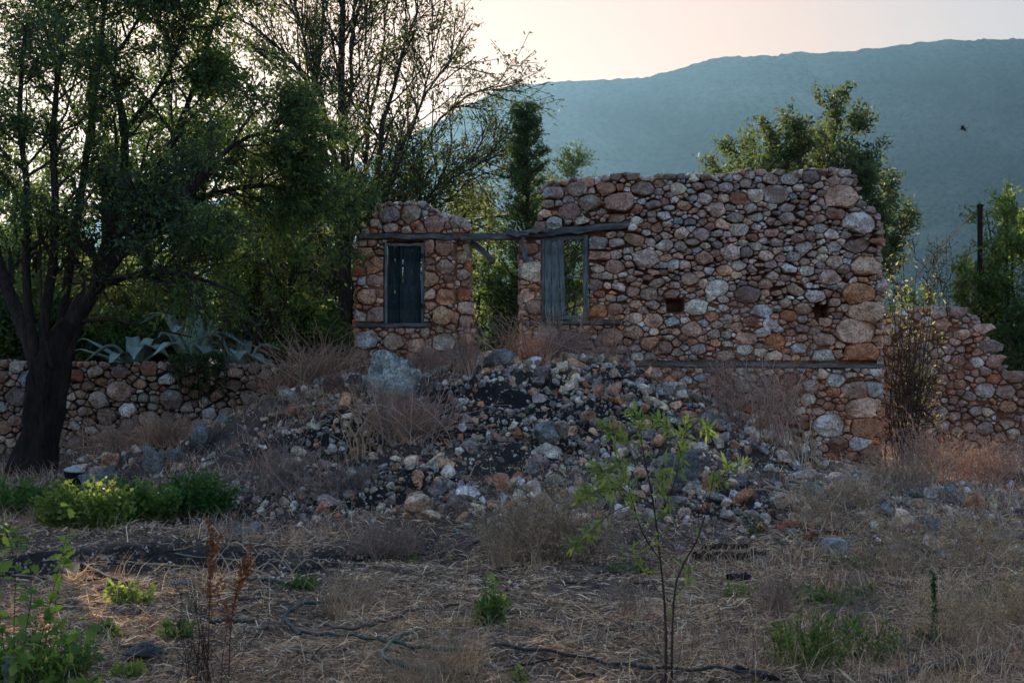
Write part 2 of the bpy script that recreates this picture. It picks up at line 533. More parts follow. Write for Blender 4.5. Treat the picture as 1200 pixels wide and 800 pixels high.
def masonry(parent, frame, C, asp, tint, mat, rng, limit=300, bulge=(.03, .085), depth=None, name='stone'):
    """frame = (origin, axis u, axis out); biggest stones become parts, the rest one joined part"""
    O, U, N = [np.array(q, float) for q in frame]
    Zv = np.array((0, 0, 1.0))
    area = [(-(rad.mean() ** 2), k) for k, (uw, v, r, ang, rad) in enumerate(C)]
    big = set(k for _, k in sorted(area)[:limit])
    rest = Buf()
    for k, (uw, v, r, ang, rad) in enumerate(C):
        lg = rad.mean() > .075
        bl = rng.uniform(*bulge) * (.8 + 5.5 * rad.mean())
        V, Q, T = stone_shape(rad, ang, asp, bl, rng, rng.normal(0, .24, 2), 3 if lg else 2)
        dep = (depth(uw, v) if depth else 0) + float(fbm(uw, v, .9, 3, 55)) * .05 - abs(rng.normal(0, .016))
        W = V[:, :1] * U + (-V[:, 1:2] - dep) * N + V[:, 2:3] * Zv
        pos = O + U * uw + Zv * v
        c = tint(uw, v, rad.mean(), rng)
        if k in big:
            b = Buf(); b.add(W, Q, T, c)
            me = b.mesh(name, mat, False)
            link(name, me, parent, pos)
        else:
            rest.add(W + pos, Q, T, c)
    if rest.n:
        o = rest.build('stone_chips', mat, parent, False); tag(o, kind='stuff')


def core(parent, u0, u1, lo, hi, left, right, holes, y0, thick, rng, mat, cell=.05, depth=None, name='mortar_core', inset=.02, rec=lambda a, b: .0):
    us = np.arange(u0, u1 + cell, cell); v0 = min(lo(u) for u in us) - .1; v1 = max(hi(u) for u in us) + cell
    vs_ = np.arange(v0, v1, cell)
    nu = len(us); nv = len(vs_)
    solid = np.zeros((nu - 1, nv - 1), bool)
    for a in range(nu - 1):
        for b in range(nv - 1):
            u = us[a] + cell / 2; v = vs_[b] + cell / 2
            ok = left(v) + inset < u < right(v) - inset and v < hi(u) - inset - .02
            if ok:
                for (h0, h1, h2, h3) in holes:
                    if h0 - .01 < u < h1 + .01 and h2 - .01 < v < h3 + .01: ok = False; break
            solid[a, b] = ok
    UU, VV = np.meshgrid(us, vs_, indexing='ij')
    n1 = fbm(UU, VV, 3.5, 4, 77) * .05 + fbm(UU, VV, 16, 2, 78) * .02 + rec(UU, VV)
    dep = (np.vectorize(depth)(UU, VV) if depth else 0) + fbm(UU, VV, .9, 3, 55) * .05
    ju = UU + rng.uniform(-.012, .012, UU.shape); jv = VV + rng.uniform(-.012, .012, UU.shape)
    front = np.stack([ju, y0 + .012 + n1 + dep, jv], -1)
    back = np.stack([ju, y0 + thick + n1, jv], -1)
    V = np.concatenate([front.reshape(-1, 3), back.reshape(-1, 3)])
    nb = nu * nv
    ID = np.arange(nb).reshape(nu, nv)
    Q = []
    A, Bq = np.where(solid)
    f = np.stack([ID[A, Bq], ID[A + 1, Bq], ID[A + 1, Bq + 1], ID[A, Bq + 1]], 1)
    Q.append(f); Q.append(f[:, ::-1] + nb)
    pad = np.pad(solid, 1)
    for da, db, e0, e1 in ((1, 0, (1, 0), (1, 1)), (-1, 0, (0, 1), (0, 0)), (0, 1, (1, 1), (0, 1)), (0, -1, (0, 0), (1, 0))):
        ex = solid & ~pad[1 + da:1 + da + solid.shape[0], 1 + db:1 + db + solid.shape[1]]
        a, b = np.where(ex)
        p = ID[a + e0[0], b + e0[1]]; q = ID[a + e1[0], b + e1[1]]
        Q.append(np.stack([p, p + nb, q + nb, q], 1))
    Q = np.concatenate(Q)
    used = np.unique(Q); remap = np.zeros(len(V), int); remap[used] = np.arange(len(used))
    B = Buf(); B.add(V[used], remap[Q])
    return B.build(name, mat, parent, smooth=False)


m, t, out = new_mat('red_earth_mortar')
g = nd(t, 'ShaderNodeNewGeometry').outputs['Position']
n1 = noise_n(t, g, 3, 6, .65); n2 = noise_n(t, g, 30, 6, .75); n3 = noise_n(t, g, 110, 3, .7)
c = ramp(t, n1, [(.3, (.20, .10, .065)), (.5, (.42, .205, .125)), (.7, (.58, .34, .22))])
c = mix(t, 'MULTIPLY', 1.0, c, ramp(t, n2, [(.32, (.3, .3, .3)), (.55, (1, 1, 1)), (.75, (1.6, 1.5, 1.45))]))
finish(t, out, c, .97, [(n2, 1, .035), (n3, .8, .012)], .1)
M['mortar'] = m
m, t, out = new_mat('grey_earth_joint')
g = nd(t, 'ShaderNodeNewGeometry').outputs['Position']
n2 = noise_n(t, g, 26, 6, .75)
c = ramp(t, n2, [(.32, (.02, .017, .015)), (.55, (.075, .06, .05)), (.75, (.16, .13, .11))])
finish(t, out, c, .97, [(n2, 1, .035)], .1)
M['joint'] = m

GREY = [(.40, .345, .32), (.50, .45, .42), (.30, .285, .29), (.58, .53, .49), (.33, .27, .25)]
WARM = [(.62, .28, .15), (.68, .385, .235), (.52, .21, .105), (.66, .46, .34), (.46, .245, .17), (.76, .58, .45)]
PALE = [(.78, .69, .61), (.70, .66, .62), (.50, .52, .53)]


def jit(c, rng, s=.16):
    k = rng.uniform(1 - s * 2.2, 1 + s * 2.0)
    return tuple(np.clip(np.array(c) * k * rng.uniform(1 - s * .35, 1 + s * .35, 3), .02, .8))


# ---- hero stones are given where the photograph shows them: (px, py, half size px)
YW = 19.0
sW = YW / F


def heroes(L, Y=YW, asp=1.3):
    return [(PX(x, Y), PZ(y, Y), r * Y / F) for x, y, r in L]


def ip(pts, Y, vertical=False):
    """outline from (px, py) pairs -> world function"""
    if vertical:      # u as a function of v
        vv = np.array([PZ(y, Y) for x, y in pts]); uu = np.array([PX(x, Y) for x, y in pts])
        o = np.argsort(vv); vv = vv[o]; uu = uu[o]
        return lambda v: float(np.interp(v, vv, uu))
    uu = np.array([PX(x, Y) for x, y in pts]); vv = np.array([PZ(y, Y) for x, y in pts])
    o = np.argsort(uu); uu = uu[o]; vv = vv[o]
    return lambda u: float(np.interp(u, uu, vv))


def hole(x0, y0, x1, y1, Y=YW):
    return (PX(x0, Y), PX(x1, Y), PZ(y1, Y), PZ(y0, Y))


def below(u):
    return float(H0(u, YW - .1)) - .22


# ---- rock pool for rubble, loose stones and boulders
def ico(sub):
    import bmesh
    bm = bmesh.new(); bmesh.ops.create_icosphere(bm, subdivisions=sub, radius=1)
    v = np.array([x.co[:] for x in bm.verts]); f = np.array([[x.index for x in fc.verts] for fc in bm.faces]); bm.free()
    return v, f


ICO2 = ico(2); ICO3 = ico(3); ICO4 = ico(4)


def rock(base, rng, cuts=7, rough=.12, flat=.75, dmin=.45):
    v, f = base; v = v.copy()
    for _ in range(cuts):
        n = rng.normal(0, 1, 3); n /= np.linalg.norm(n); d = rng.uniform(dmin, .82)
        s = v @ n; over = s > d
        v[over] -= np.outer(s[over] - d, n)
    L = rng.uniform(0, 50, 3)
    r = 1 + rough * (fbm(v[:, 0] + L[0], v[:, 1] + v[:, 2] * 1.7 + L[1], 1.6, 3, 5) + .5 * fbm(v[:, 2] + L[2], v[:, 0] * 1.3 - v[:, 1], 3.3, 2, 9))
    v = v * r[:, None]
    v *= np.array([rng.uniform(.85, 1.25), rng.uniform(.75, 1.05), rng.uniform(.6, .9) * flat / .75])
    return v, f


def rotm(rng, full=True):
    q = rng.normal(0, 1, 4)
    if not full: q[1:3] *= .25
    q /= np.linalg.norm(q); w_, x, y, z = q
    return np.array([[1 - 2 * (y * y + z * z), 2 * (x * y - z * w_), 2 * (x * z + y * w_)], [2 * (x * y + z * w_), 1 - 2 * (x * x + z * z), 2 * (y * z - x * w_)], [2 * (x * z - y * w_), 2 * (y * z + x * w_), 1 - 2 * (x * x + y * y)]])


# ================================================================== MAIN WALL
rng = np.random.default_rng(101)
w_top = ip([(630, 224), (640, 214), (660, 210), (700, 208), (735, 203), (760, 206), (800, 204), (850, 201), (880, 201), (900, 199), (925, 200), (950, 196), (975, 195), (992, 198), (1000, 206), (1006, 222), (1012, 236), (1024, 244), (1032, 252), (1040, 262)], YW)
w_left = ip([(641, 200), (640, 215), (636, 240), (628, 258), (627, 268), (611, 275), (608, 300), (606, 330), (611, 350), (609, 375), (613, 400), (607, 440)], YW, True)
w_right = ip([(1000, 196), (1003, 215), (1010, 232), (1028, 248), (1036, 262), (1034, 300), (1037, 340), (1035, 400), (1038, 430), (1036, 480), (1030, 520), (1034, 570)], YW, True)
w_holes = [hole(634, 277, 690, 374), hole(600, 274, 668, 281), hole(624, 269, 668, 275), hole(660, 265, 700, 276), hole(698, 261, 735, 271), hole(612, 375, 728, 381), hole(735, 423, 1037, 431), hole(781, 350, 801, 367), hole(955, 357, 971, 372)]
_wt, _wr = w_top, w_right
w_top = lambda u: _wt(u) + .055 * float(fbm(u, .3, 4.5, 3, 15))
w_right = lambda v: _wr(v) + .06 * float(fbm(v, 1.3, 3.2, 3, 16))
hero = [(985, 232, 16), (1006, 262, 15), (978, 250, 9), (1003, 287, 11), (1014, 312, 14), (1006, 345, 16), (1014, 366, 17), (1002, 388, 19), (1009, 414, 17), (965, 418, 11),
        (1022, 455, 12), (1003, 457, 14), (1010, 478, 16), (1015, 500, 15), (971, 498, 15), (1008, 520, 11), (1021, 531, 13), (1012, 553, 14), (985, 553, 13),
        (856, 296, 10), (908, 228, 12), (886, 229, 9), (840, 337, 11), (825, 303, 9), (742, 390, 10), (762, 402, 10), (775, 408, 11), (720, 313, 9), (815, 360, 11),
        (892, 365, 10), (625, 318, 14), (620, 292, 9), (628, 360, 10), (618, 345, 8), (699, 283, 11), (703, 300, 10), (700, 365, 10), (722, 285, 8), (720, 362, 8),
        (725, 238, 15), (692, 238, 12), (668, 248, 11), (650, 262, 9), (650, 226, 9), (710, 222, 10), (676, 222, 10), (753, 222, 11), (640, 392, 12), (668, 398, 12), (715, 395, 12),
        (906, 418, 9), (875, 345, 12), (760, 345, 9), (924, 315, 8), (850, 220, 8), (925, 210, 9), (950, 208, 9)]
W_ASP = 1.38
hs = [(PX(x, YW), PZ(y, YW), r * sW / 1.05) for x, y, r in hero]
spec = [(.11, 30), (.09, 120), (.074, 600), (.06, 2000), (.049, 4500), (.038, 7000), (.029, 8000), (.021, 7000)]
lo_w = lambda u: max(below(u), -.2)
Sd = pack((-.1, 5.2, -.25, 4.3), lo_w, w_top, w_left, w_right, w_holes, spec, hs, rng, W_ASP)
Cc = cells(Sd, lo_w, w_top, w_left, w_right, w_holes, W_ASP, rng, .002)


def blend(k, rng):
    a = np.array(GREY[rng.integers(5)]); b = np.array(WARM[rng.integers(6)])
    return tuple(a + (b - a) * float(np.clip(k + rng.normal(0, .24), -.15, 1.15)))


def wall_tint(u, v, r, rng):
    # warm, earth stained stones low and left; greyer, more weathered ones up and right
    k = .98 - .62 * (v - 1.2) / 2.4 - .16 * (u - 1.0) / 3.0 + .25 * float(fbm(u, v, 1.3, 2, 91))
    if v > 3.35 and u < 1.7: k = .42
    if r > .12 and u > 4.2: return jit(WARM[3] if rng.random() < .5 else PALE[1], rng, .12) if rng.random() < .75 else jit(WARM[0], rng)
    x = rng.random()
    if x < .16: return jit(PALE[rng.integers(3)], rng, .1)
    return jit(blend(k, rng), rng)


house = empty('ruined_wall', (PX(820, YW), YW, 0), 'long roofless rubble stone wall with a broken window and stepped right corner', 'wall', 'standing walls of the ruined house')
hp = np.array(house.location)
FR = ((-hp[0], 0, 0), (1, 0, 0), (0, -1, 0))
masonry(house, FR, Cc, W_ASP, wall_tint, M['stone'], rng)
wdep = lambda u, v: .28 if any(h[0] < u < h[1] and h[2] < v < h[3] for h in w_holes[-2:]) else 0.0
co = core(house, PX(600, YW), PX(1042, YW), lo_w, w_top, w_left, w_right, w_holes[:1], 0, .55, rng, M['mortar'], depth=wdep, rec=lambda a, b: -.002 + .085 * sstep(-.25, .35, (b - 2.4) * .8 + (a - 2.6) * .22 + fbm(a, b, 1.2, 3, 5) * .5))
co.location.x = -hp[0]


def end_face(parent, org, axis, outn, width, v0, v1, tintf, seed, r0=.11):
    """stones on the end of a wall or in a doorway reveal"""
    rg = np.random.default_rng(seed)
    lo_ = lambda u: v0; hi_ = lambda u: v1; le = lambda v: 0.0; ri = lambda v: width
    S_ = pack((0, width, v0, v1), lo_, hi_, le, ri, [], [(r0, 300), (.075, 500), (.05, 600), (.032, 500)], [], rg, 1.2)
    C_ = cells(S_, lo_, hi_, le, ri, [], 1.2, rg, .004)
    for (uw, v, r, ang, rad) in C_:
        V, Q, T = stone_shape(rad, ang, 1.2, rg.uniform(.02, .05), rg)
        W = V[:, :1] * np.array(axis) + (-V[:, 1:2]) * np.array(outn) + V[:, 2:3] * np.array((0, 0, 1.))
        b = Buf(); b.add(W, Q, T, tintf(0, v, r, rg))
        link('stone', b.mesh('stone', M['stone'], False), parent, np.array(org) + np.array(axis) * uw + np.array((0, 0, v)))


end_face(house, (PX(1034, YW) - hp[0], .0, 0), (0, 1, 0), (1, 0, 0), .52, 0, 3.4, wall_tint, 5)
end_face(house, (PX(611, YW) - hp[0], .52, 0), (0, -1, 0), (-1, 0, 0), .5, 1.2, 3.2, wall_tint, 6)


def coping(parent, off, top, x0, x1, y0, thick, n, rmin, rmax, tintf, seed, skip=None):
    """loose stones bedded on the broken wall head, joined as one part"""
    rg = np.random.default_rng(seed); B_ = Buf()
    for k in range(n):
        u = rg.uniform(x0, x1)
        if skip and skip(u): continue
        yy = rg.uniform(.04, thick - .05); r = rg.uniform(rmin, rmax)
        v, f = rock(ICO2, rg, 6); v = (v * r) @ rotm(rg, False).T
        B_.add(v + np.array((u - off[0], y0 - off[1] + yy, top(u) - r * .45 - .02)), None, f, tintf(u, 4, r, rg))
    o = B_.build('coping_stones', M['stone'], parent, False); tag(o, kind='stuff')


coping(house, hp, w_top, PX(638, YW), PX(1003, YW), YW, .5, 420, .035, .085, wall_tint, 8)


def box(name, mat, parent, loc, size, rot=(0, 0, 0), jitter=.006, seg=8, seed=0, taper=0, along=0):
    """a sawn or split timber: a box subdivided along its length with worn, uneven arrises"""
    rg = np.random.default_rng(seed + int(abs(loc[0]) * 977) % 5000)
    l = size[along]; oth = [k for k in range(3) if k != along]
    V = []; n = seg + 1
    for k in range(n):
        t_ = k / seg - .5
        s = 1 - taper * (k / seg)
        off = rg.normal(0, jitter, 2)
        ring = []
        for (a, b) in ((-1, -1), (-.82, -1), (.82, -1), (1, -1), (1, -.8), (1, .8), (1, 1), (.82, 1), (-.82, 1), (-1, 1), (-1, .8), (-1, -.8)):
            cut = .93 if abs(a) == 1 and abs(b) == 1 else 1
            p = [0, 0, 0]; p[along] = t_ * l + (rg.normal(0, jitter * 2.5) if k in (0, seg) else 0)
            p[oth[0]] = a * cut * size[oth[0]] / 2 * s + off[0] + rg.normal(0, jitter * .5)
            p[oth[1]] = b * cut * size[oth[1]] / 2 * s + off[1] + rg.normal(0, jitter * .5)
            ring.append(p)
        V += ring
    Q = []; m_ = 12
    for k in range(seg):
        for j in range(m_):
            a = k * m_ + j; b = k * m_ + (j + 1) % m_
            Q.append((a, b, b + m_, a + m_))
    T = []
    for base_, fl in ((0, 1), (seg * m_, 0)):
        for j in range(1, m_ - 1): T.append((base_, base_ + j, base_ + j + 1))
    B_ = Buf(); B_.add(V, Q, T)
    o = link(name, B_.mesh(name, mat, False), parent, loc, rot)
    return o


def wx(px, off=0): return PX(px, YW) - off


def rel(px, py, dy, parent): return (PX(px, YW) - parent.location.x, dy, PZ(py, YW))


# timbers built into the main wall
box('lintel_beam', M['timber'], house, rel(667, 270, .02, house), (1.56, .16, .085), (0, math.radians(-5.6) * -1 * -1, 0), .008, 14, 3).rotation_euler = (0, math.radians(-5.2), 0)
box('lintel_beam', M['timber'], house, rel(700, 265.5, -.01, house), (.82, .12, .05), (0, math.radians(-5), 0), .006, 8, 4)
box('sill_plank', M['timber'], house, rel(670, 378, .02, house), (1.32, .22, .045), (0, 0, 0), .005, 10, 5)
box('tie_beam', M['timber'], house, rel(885, 427.5, .03, house), (3.43, .14, .05), (0, math.radians(.7), 0), .007, 22, 6)
# back of the window: timber frame, one shutter leaf left, a glazing bar
wf = empty('window', rel(662, 325, 0, house)); wf.parent = house
def wbox(name, mat, x0, y0, x1, y1, dy, th, rot=(0, 0, 0), sd=0, jt=.003, seg=6):
    cx, cy = (x0 + x1) / 2, (y0 + y1) / 2
    up = (y1 - y0) > (x1 - x0)
    o = box(name, mat, wf, (PX(cx, YW) - PX(662, YW), dy, PZ(cy, YW) - PZ(325, YW)), ((x1 - x0) * sW, th, (y1 - y0) * sW), rot, jt, seg, sd, 0, 2 if up else 0)
    return o
wbox('frame', M['timber_v'], 634.5, 279, 638.5, 372, .10, .10, sd=1)
wbox('frame', M['timber_v'], 684, 275, 689.5, 373, .10, .11, (0, math.radians(.6), 0), sd=2)
wbox('frame', M['timber_v'], 638, 276, 685, 281, .10, .10, (0, math.radians(-2.6), 0), sd=3)
wbox('frame', M['timber_v'], 638, 369, 685, 374, .10, .10, sd=4)
wbox('frame', M['timber_v'], 657.5, 280, 662, 371, .09, .08, (0, math.radians(-1), 0), sd=5)
wbox('glazing_bar', M['timber_v'], 662, 323.5, 684.5, 325.8, .13, .03, sd=6)
wbox('shutter_board', M['timber_v'], 638.8, 282, 646.5, 369, .05, .03, (0, 0, math.radians(6)), sd=7)
wbox('shutter_board', M['timber_v'], 646.8, 283, 655.5, 370, .045, .03, (0, math.radians(-1.2), math.radians(4)), sd=8)
wbox('shutter_board', M['timber_v'], 656, 282, 661, 368, .03, .03, (0, math.radians(-2), 0), sd=9)

# ================================================================== LEFT PIER
rng = np.random.default_rng(202)
p_top = ip([(418, 266), (424, 263), (430, 262), (438, 256), (442, 240), (455, 237), (497, 235), (506, 243), (518, 250), (535, 253), (546, 258), (552, 268)], YW)
p_left = ip([(446, 230), (440, 245), (436, 256), (424, 262), (417, 275), (414, 290), (414, 330), (417, 380), (418, 430), (412, 480)], YW, True)
p_right = ip([(500, 232), (545, 250), (552, 262), (548, 275), (547, 300), (551, 330), (553, 352), (556, 375), (557, 400), (563, 430), (568, 470)], YW, True)
p_holes = [hole(450, 285, 497, 380), hole(421, 274.5, 536, 281), hole(536, 273, 560, 281), hole(419, 377.5, 506, 384)]
hero = [(456, 252, 12), (458, 266, 9), (482, 250, 12), (492, 268, 9), (509, 263, 12), (488, 264, 8), (535, 260, 8), (430, 298, 10), (438, 311, 12), (439, 330, 10), (430, 348, 11), (442, 370, 11),
        (421, 318, 8), (420, 370, 9), (503, 289, 10), (520, 289, 12), (503, 327, 11), (504, 346, 9), (521, 312, 10), (522, 348, 12), (519, 369, 13), (541, 345, 10), (532, 372, 8), (430, 398, 13), (462, 400, 12),
        (488, 405, 10), (423, 415, 10), (520, 402, 13), (521, 420, 13), (448, 418, 11), (540, 300, 9), (541, 320, 9), (545, 375, 9), (546, 398, 9), (550, 425, 9)]
hs = [(PX(x, YW), PZ(y, YW), r * sW / 1.05) for x, y, r in hero]
lo_p = lambda u: max(below(u), .6)
Sd = pack((-2.3, -.3, .5, 3.8), lo_p, p_top, p_left, p_right, p_holes, [(.10, 60), (.08, 250), (.062, 800), (.047, 2000), (.034, 3000), (.024, 2500)], hs, rng, 1.15)
Cc = cells(Sd, lo_p, p_top, p_left, p_right, p_holes, 1.15, rng, .004)
pdep = lambda u, v: float(.22 * sstep(PX(531, YW), PX(538, YW), u)) if v < 3.2 else 0.0


def pier_tint(u, v, r, rng):
    x = rng.random()
    if x < .10: return jit(PALE[rng.integers(3)], rng, .1)
    k = .78 if v < 3.3 else .5
    return jit(blend(k, rng), rng)


pier = empty('ruined_pier', (PX(485, YW), YW, 0), 'narrow upright piece of rubble stone wall with a closed dark shuttered window', 'wall', 'standing walls of the ruined house')
pp = np.array(pier.location)
masonry(pier, ((-pp[0], 0, 0), (1, 0, 0), (0, -1, 0)), Cc, 1.15, pier_tint, M['stone'], rng, depth=pdep)
co = core(pier, PX(405, YW), PX(575, YW), lo_p, p_top, p_left, p_right, p_holes[:1], 0, .55, rng, M['mortar'], depth=pdep)
co.location.x = -pp[0]
end_face(pier, (PX(549, YW) - pp[0], .24, 0), (0, 1, 0), (1, 0, 0), .3, 1.2, 3.2, pier_tint, 15)
end_face(pier, (PX(416, YW) - pp[0], .5, 0), (0, -1, 0), (-1, 0, 0), .48, 1.0, 3.2, pier_tint, 16)
coping(pier, pp, p_top, PX(440, YW), PX(549, YW), YW, .5, 110, .045, .11, pier_tint, 18)
box('lintel_beam', M['timber'], pier, rel(478, 277.8, .02, pier), (1.30, .16, .065), (0, math.radians(.2), 0), .006, 12, 7)
box('sill_plank', M['timber'], pier, rel(462, 381, .01, pier), (.98, .2, .05), (0, 0, 0), .006, 8, 8)
wf = empty('window', rel(474, 331, 0, pier)); wf.parent = pier


def wbox2(name, mat, x0, y0, x1, y1, dy, th, rot=(0, 0, 0), sd=0, jt=.003, seg=6):
    cx, cy = (x0 + x1) / 2, (y0 + y1) / 2
    up = (y1 - y0) > (x1 - x0)
    return box(name, mat, wf, (PX(cx, YW) - PX(474, YW), dy, PZ(cy, YW) - PZ(331, YW)), ((x1 - x0) * sW, th, (y1 - y0) * sW), rot, jt, seg, sd, 0, 2 if up else 0)


wbox2('frame', M['timber_v'], 450.6, 285, 453.6, 379, .05, .1, sd=11)
wbox2('frame', M['timber_v'], 493.6, 285, 496.8, 379, .05, .1, sd=12)
wbox2('frame', M['timber_v'], 453.8, 285, 493.4, 288, .05, .1, sd=13)
for k, (a, b_) in enumerate([(454, 462), (462.4, 468), (472, 482), (482.5, 493)]):
    wbox2('shutter_board', M['dark_paint'], a, 288.5, b_, 378.5, .08, .025, (0, math.radians([.3, -.2, .2, -.3][k]), 0), 20 + k, .002)
wbox2('shutter_stile', M['dark_paint'], 468.2, 288.4, 471.6, 378.5, .06, .045, sd=31)
wbox2('hinge', M['char'], 493, 297, 495.5, 302, -.005, .02, sd=32, seg=2)
wbox2('hinge', M['char'], 493, 356, 495.5, 361, -.005, .02, sd=33, seg=2)

# the beams that still span the doorway between pier and wall
db = box('door_lintel_beam', M['timber'], None, (PX(590, YW), YW + .13, PZ(276.4, YW)), (1.13, .17, .08), (0, math.radians(-.8), 0), .007, 10, 41)
tag(db, 'weathered grey beam spanning the open doorway from the pier to the long wall', 'beam')
db = box('door_lintel_beam', M['timber'], None, (PX(617, YW), YW - .10, PZ(273.5, YW)), (.5, .09, .07), (0, math.radians(-4), 0), .012, 8, 42, .25)
tag(db, 'short splintered grey beam end at the doorway side of the broken window', 'beam')
db = box('fallen_brace', M['timber'], None, (PX(565.5, YW), YW + .3, PZ(293, YW)), (.40, .06, .075), (0, math.radians(43), 0), .006, 5, 43)
tag(db, 'short slanting broken strut hanging under the doorway beam beside the pier', 'strut')
db = box('door_post', M['timber_v'], None, (PX(550, YW), YW + .42, PZ(322, YW)), (.055, .08, .9), (0, math.radians(-1.5), 0), .005, 6, 44, 0, 2)
tag(db, 'dark upright doorpost remnant against the right side of the stone pier', 'post')
db = box('door_post', M['timber_v'], None, (PX(614.5, YW), YW - .05, PZ(291, YW)), (.07, .05, .32), (0, math.radians(-9), 0), .005, 5, 45, .3, 2)
tag(db, 'stub of grey wood hanging below the doorway beam left of the broken window', 'post')

# ================================================================== RIGHT BACK WALL
YB = 23.0
rng = np.random.default_rng(303)
b_top = ip([(1020, 366), (1060, 366), (1075, 360), (1095, 358), (1125, 360), (1140, 368), (1150, 380), (1160, 402), (1172, 428), (1185, 436), (1200, 440), (1225, 446), (1290, 455)], YB)
b_left = lambda v: PX(1030, YB); b_right = lambda v: PX(1285, YB)
lo_b = lambda u: -.25
b_holes = [hole(1167, 483, 1176, 492, YB), hole(1147, 470, 1153, 476, YB)]
hero = [(1100, 366, 9), (1120, 364, 10), (1150, 384, 8), (1158, 404, 9), (1166, 424, 9), (1188, 438, 12), (1176, 430, 8), (1105, 380, 9)]
hs = [(PX(x, YB), PZ(y, YB), r * YB / F) for x, y, r in hero]
Sd = pack((b_left(0), b_right(0), -.2, 2.6), lo_b, b_top, b_left, b_right, b_holes, [(.12, 40), (.095, 250), (.075, 900), (.058, 2000), (.043, 3000), (.032, 2500)], hs, rng, 1.3)
Cc = cells(Sd, lo_b, b_top, b_left, b_right, b_holes, 1.3, rng, .006)
bw = empty('collapsed_wall', (PX(1120, YB), YB, 0), 'low collapsed stone wall with a stepped broken top at the right edge', 'wall')
bp = np.array(bw.location)


def back_tint(u, v, r, rng):
    x = rng.random()
    if v > 1.5 and x < .2: return jit(PALE[rng.integers(3)], rng, .1)
    return jit(blend(.5, rng), rng)


masonry(bw, ((-bp[0], 0, 0), (1, 0, 0), (0, -1, 0)), Cc, 1.3, back_tint, M['stone'], rng, limit=300)
co = core(bw, PX(1030, YB), PX(1285, YB), lo_b, b_top, b_left, b_right, [], 0, .5, rng, M['mortar'], cell=.06)
co.location.x = -bp[0]
coping(bw, bp, b_top, PX(1035, YB), PX(1280, YB), YB, .5, 170, .05, .11, back_tint, 28)

# ================================================================== RETAINING WALL (left)
YL = 20.5
rng = np.random.default_rng(404)
l_top = ip([(-220, 424), (0, 422), (100, 424), (320, 426), (420, 428)], YL)
l_left = lambda v: PX(-200, YL); l_right = lambda v: PX(405, YL)
lo_l = lambda u: max(float(H0(u, YL - .1)) - .15, -.1)
hero = [(140, 458, 13), (202, 468, 13), (117, 468, 11), (60, 470, 12), (195, 444, 9), (88, 440, 10), (125, 487, 11), (20, 465, 12), (150, 480, 9), (292, 465, 9), (175, 490, 11)]
hs = [(PX(x, YL), PZ(y, YL), r * YL / F) for x, y, r in hero]
Sd = pack((l_left(0), l_right(0), -.1, 1.7), lo_l, l_top, l_left, l_right, [], [(.12, 60), (.095, 300), (.078, 900), (.062, 2000), (.048, 3500), (.036, 3500), (.027, 2500)], hs, rng, 1.2)
Cc = cells(Sd, lo_l, l_top, l_left, l_right, [], 1.2, rng, .006, 1.5)
lw = empty('retaining_wall', (PX(100, YL), YL, 0), 'low grey dry stone terrace wall behind the dark tree trunk', 'wall')
lp = np.array(lw.location)


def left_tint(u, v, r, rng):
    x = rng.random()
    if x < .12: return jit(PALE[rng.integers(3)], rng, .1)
    return tuple(np.array(jit(blend(.25, rng), rng)) * .72)  # most stones darkened: the shade on this wall is put into their tint


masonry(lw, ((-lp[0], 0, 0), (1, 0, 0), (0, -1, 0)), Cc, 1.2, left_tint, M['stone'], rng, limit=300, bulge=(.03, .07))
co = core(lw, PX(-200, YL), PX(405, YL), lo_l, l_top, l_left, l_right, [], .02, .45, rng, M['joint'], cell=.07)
co.location.x = -lp[0]
coping(lw, lp, l_top, PX(-195, YL), PX(400, YL), YL, .42, 260, .04, .085, left_tint, 38)
# ================================================================== RUBBLE AND BOULDERS
rng = np.random.default_rng(505)


def rub_tint(rng, burnt):
    x = rng.random()
    if x < .2: c = PALE[rng.integers(3)]
    elif x < .45: c = WARM[rng.integers(3, 6)]
    elif x < .55: c = WARM[rng.integers(3)]
    else: c = GREY[rng.integers(5)]
    c = np.array(jit(c, rng, .2)) * (1.18, 1.12, 1.05)
    return tuple(c * (1 - .35 * burnt * rng.uniform(0, 1)))


pool = []
for k in range(26):
    v, f = rock(ICO2 if k % 2 else ICO3, rng, 7, .10, .75, .32)
    tc_ = rub_tint(rng, 0); b = Buf(); b.add(v, None, f, tc_)
    cn_ = 'reddish' if tc_[0] > tc_[2] * 1.45 else ('pale' if tc_[1] > .40 else ('dark grey' if tc_[1] < .25 else 'grey'))
    pool.append((b.mesh('rubble_stone', M['rubble'], False), v, f, cn_))


def rubble_density(x, y):
    m = mound(x, y)
    d = sstep(.04, .3, m)
    d = np.maximum(d, .5 * np.exp(-(((x - 4.0) / 1.8) ** 2 + ((y - 13.8) / 1.3) ** 2)))
    d = np.maximum(d, .3 * np.exp(-(((x - 4.0) / 1.6) ** 2 + ((y - 16.5) / 1.8) ** 2)))
    d = d * np.where(x < -1.0, .38, 1.0) * np.where(y > 18.7, 0.15, 1)
    n = np.clip(.55 + 1.1 * fbm(x, y, .9, 3, 66), .05, 1)
    return d * n * (1 - .55 * burn(x, y)) * sstep(8.0, 5.5, x)


def rub_label(x, y, r, cn_):
    sz = 'large ' if r > .12 else ('middling ' if r > .085 else ('small ' if r > .062 else 'little '))
    px_ = 600 + x / y * F; m_ = float(mound(x, y))
    side = 'below the shuttered pier' if px_ < 530 else ('below the doorway' if px_ < 615 else ('below the broken window' if px_ < 730 else ('below the long wall' if px_ < 880 else 'below the wall corner')))
    hgt = 'on the mound crest' if m_ > 1.15 else ('high on the mound' if m_ > .8 else ('halfway up the mound' if m_ > .4 else ('low on the mound' if m_ > .12 else 'on the flat ground')))
    return sz + cn_ + ' rubble stone ' + hgt + ' ' + side


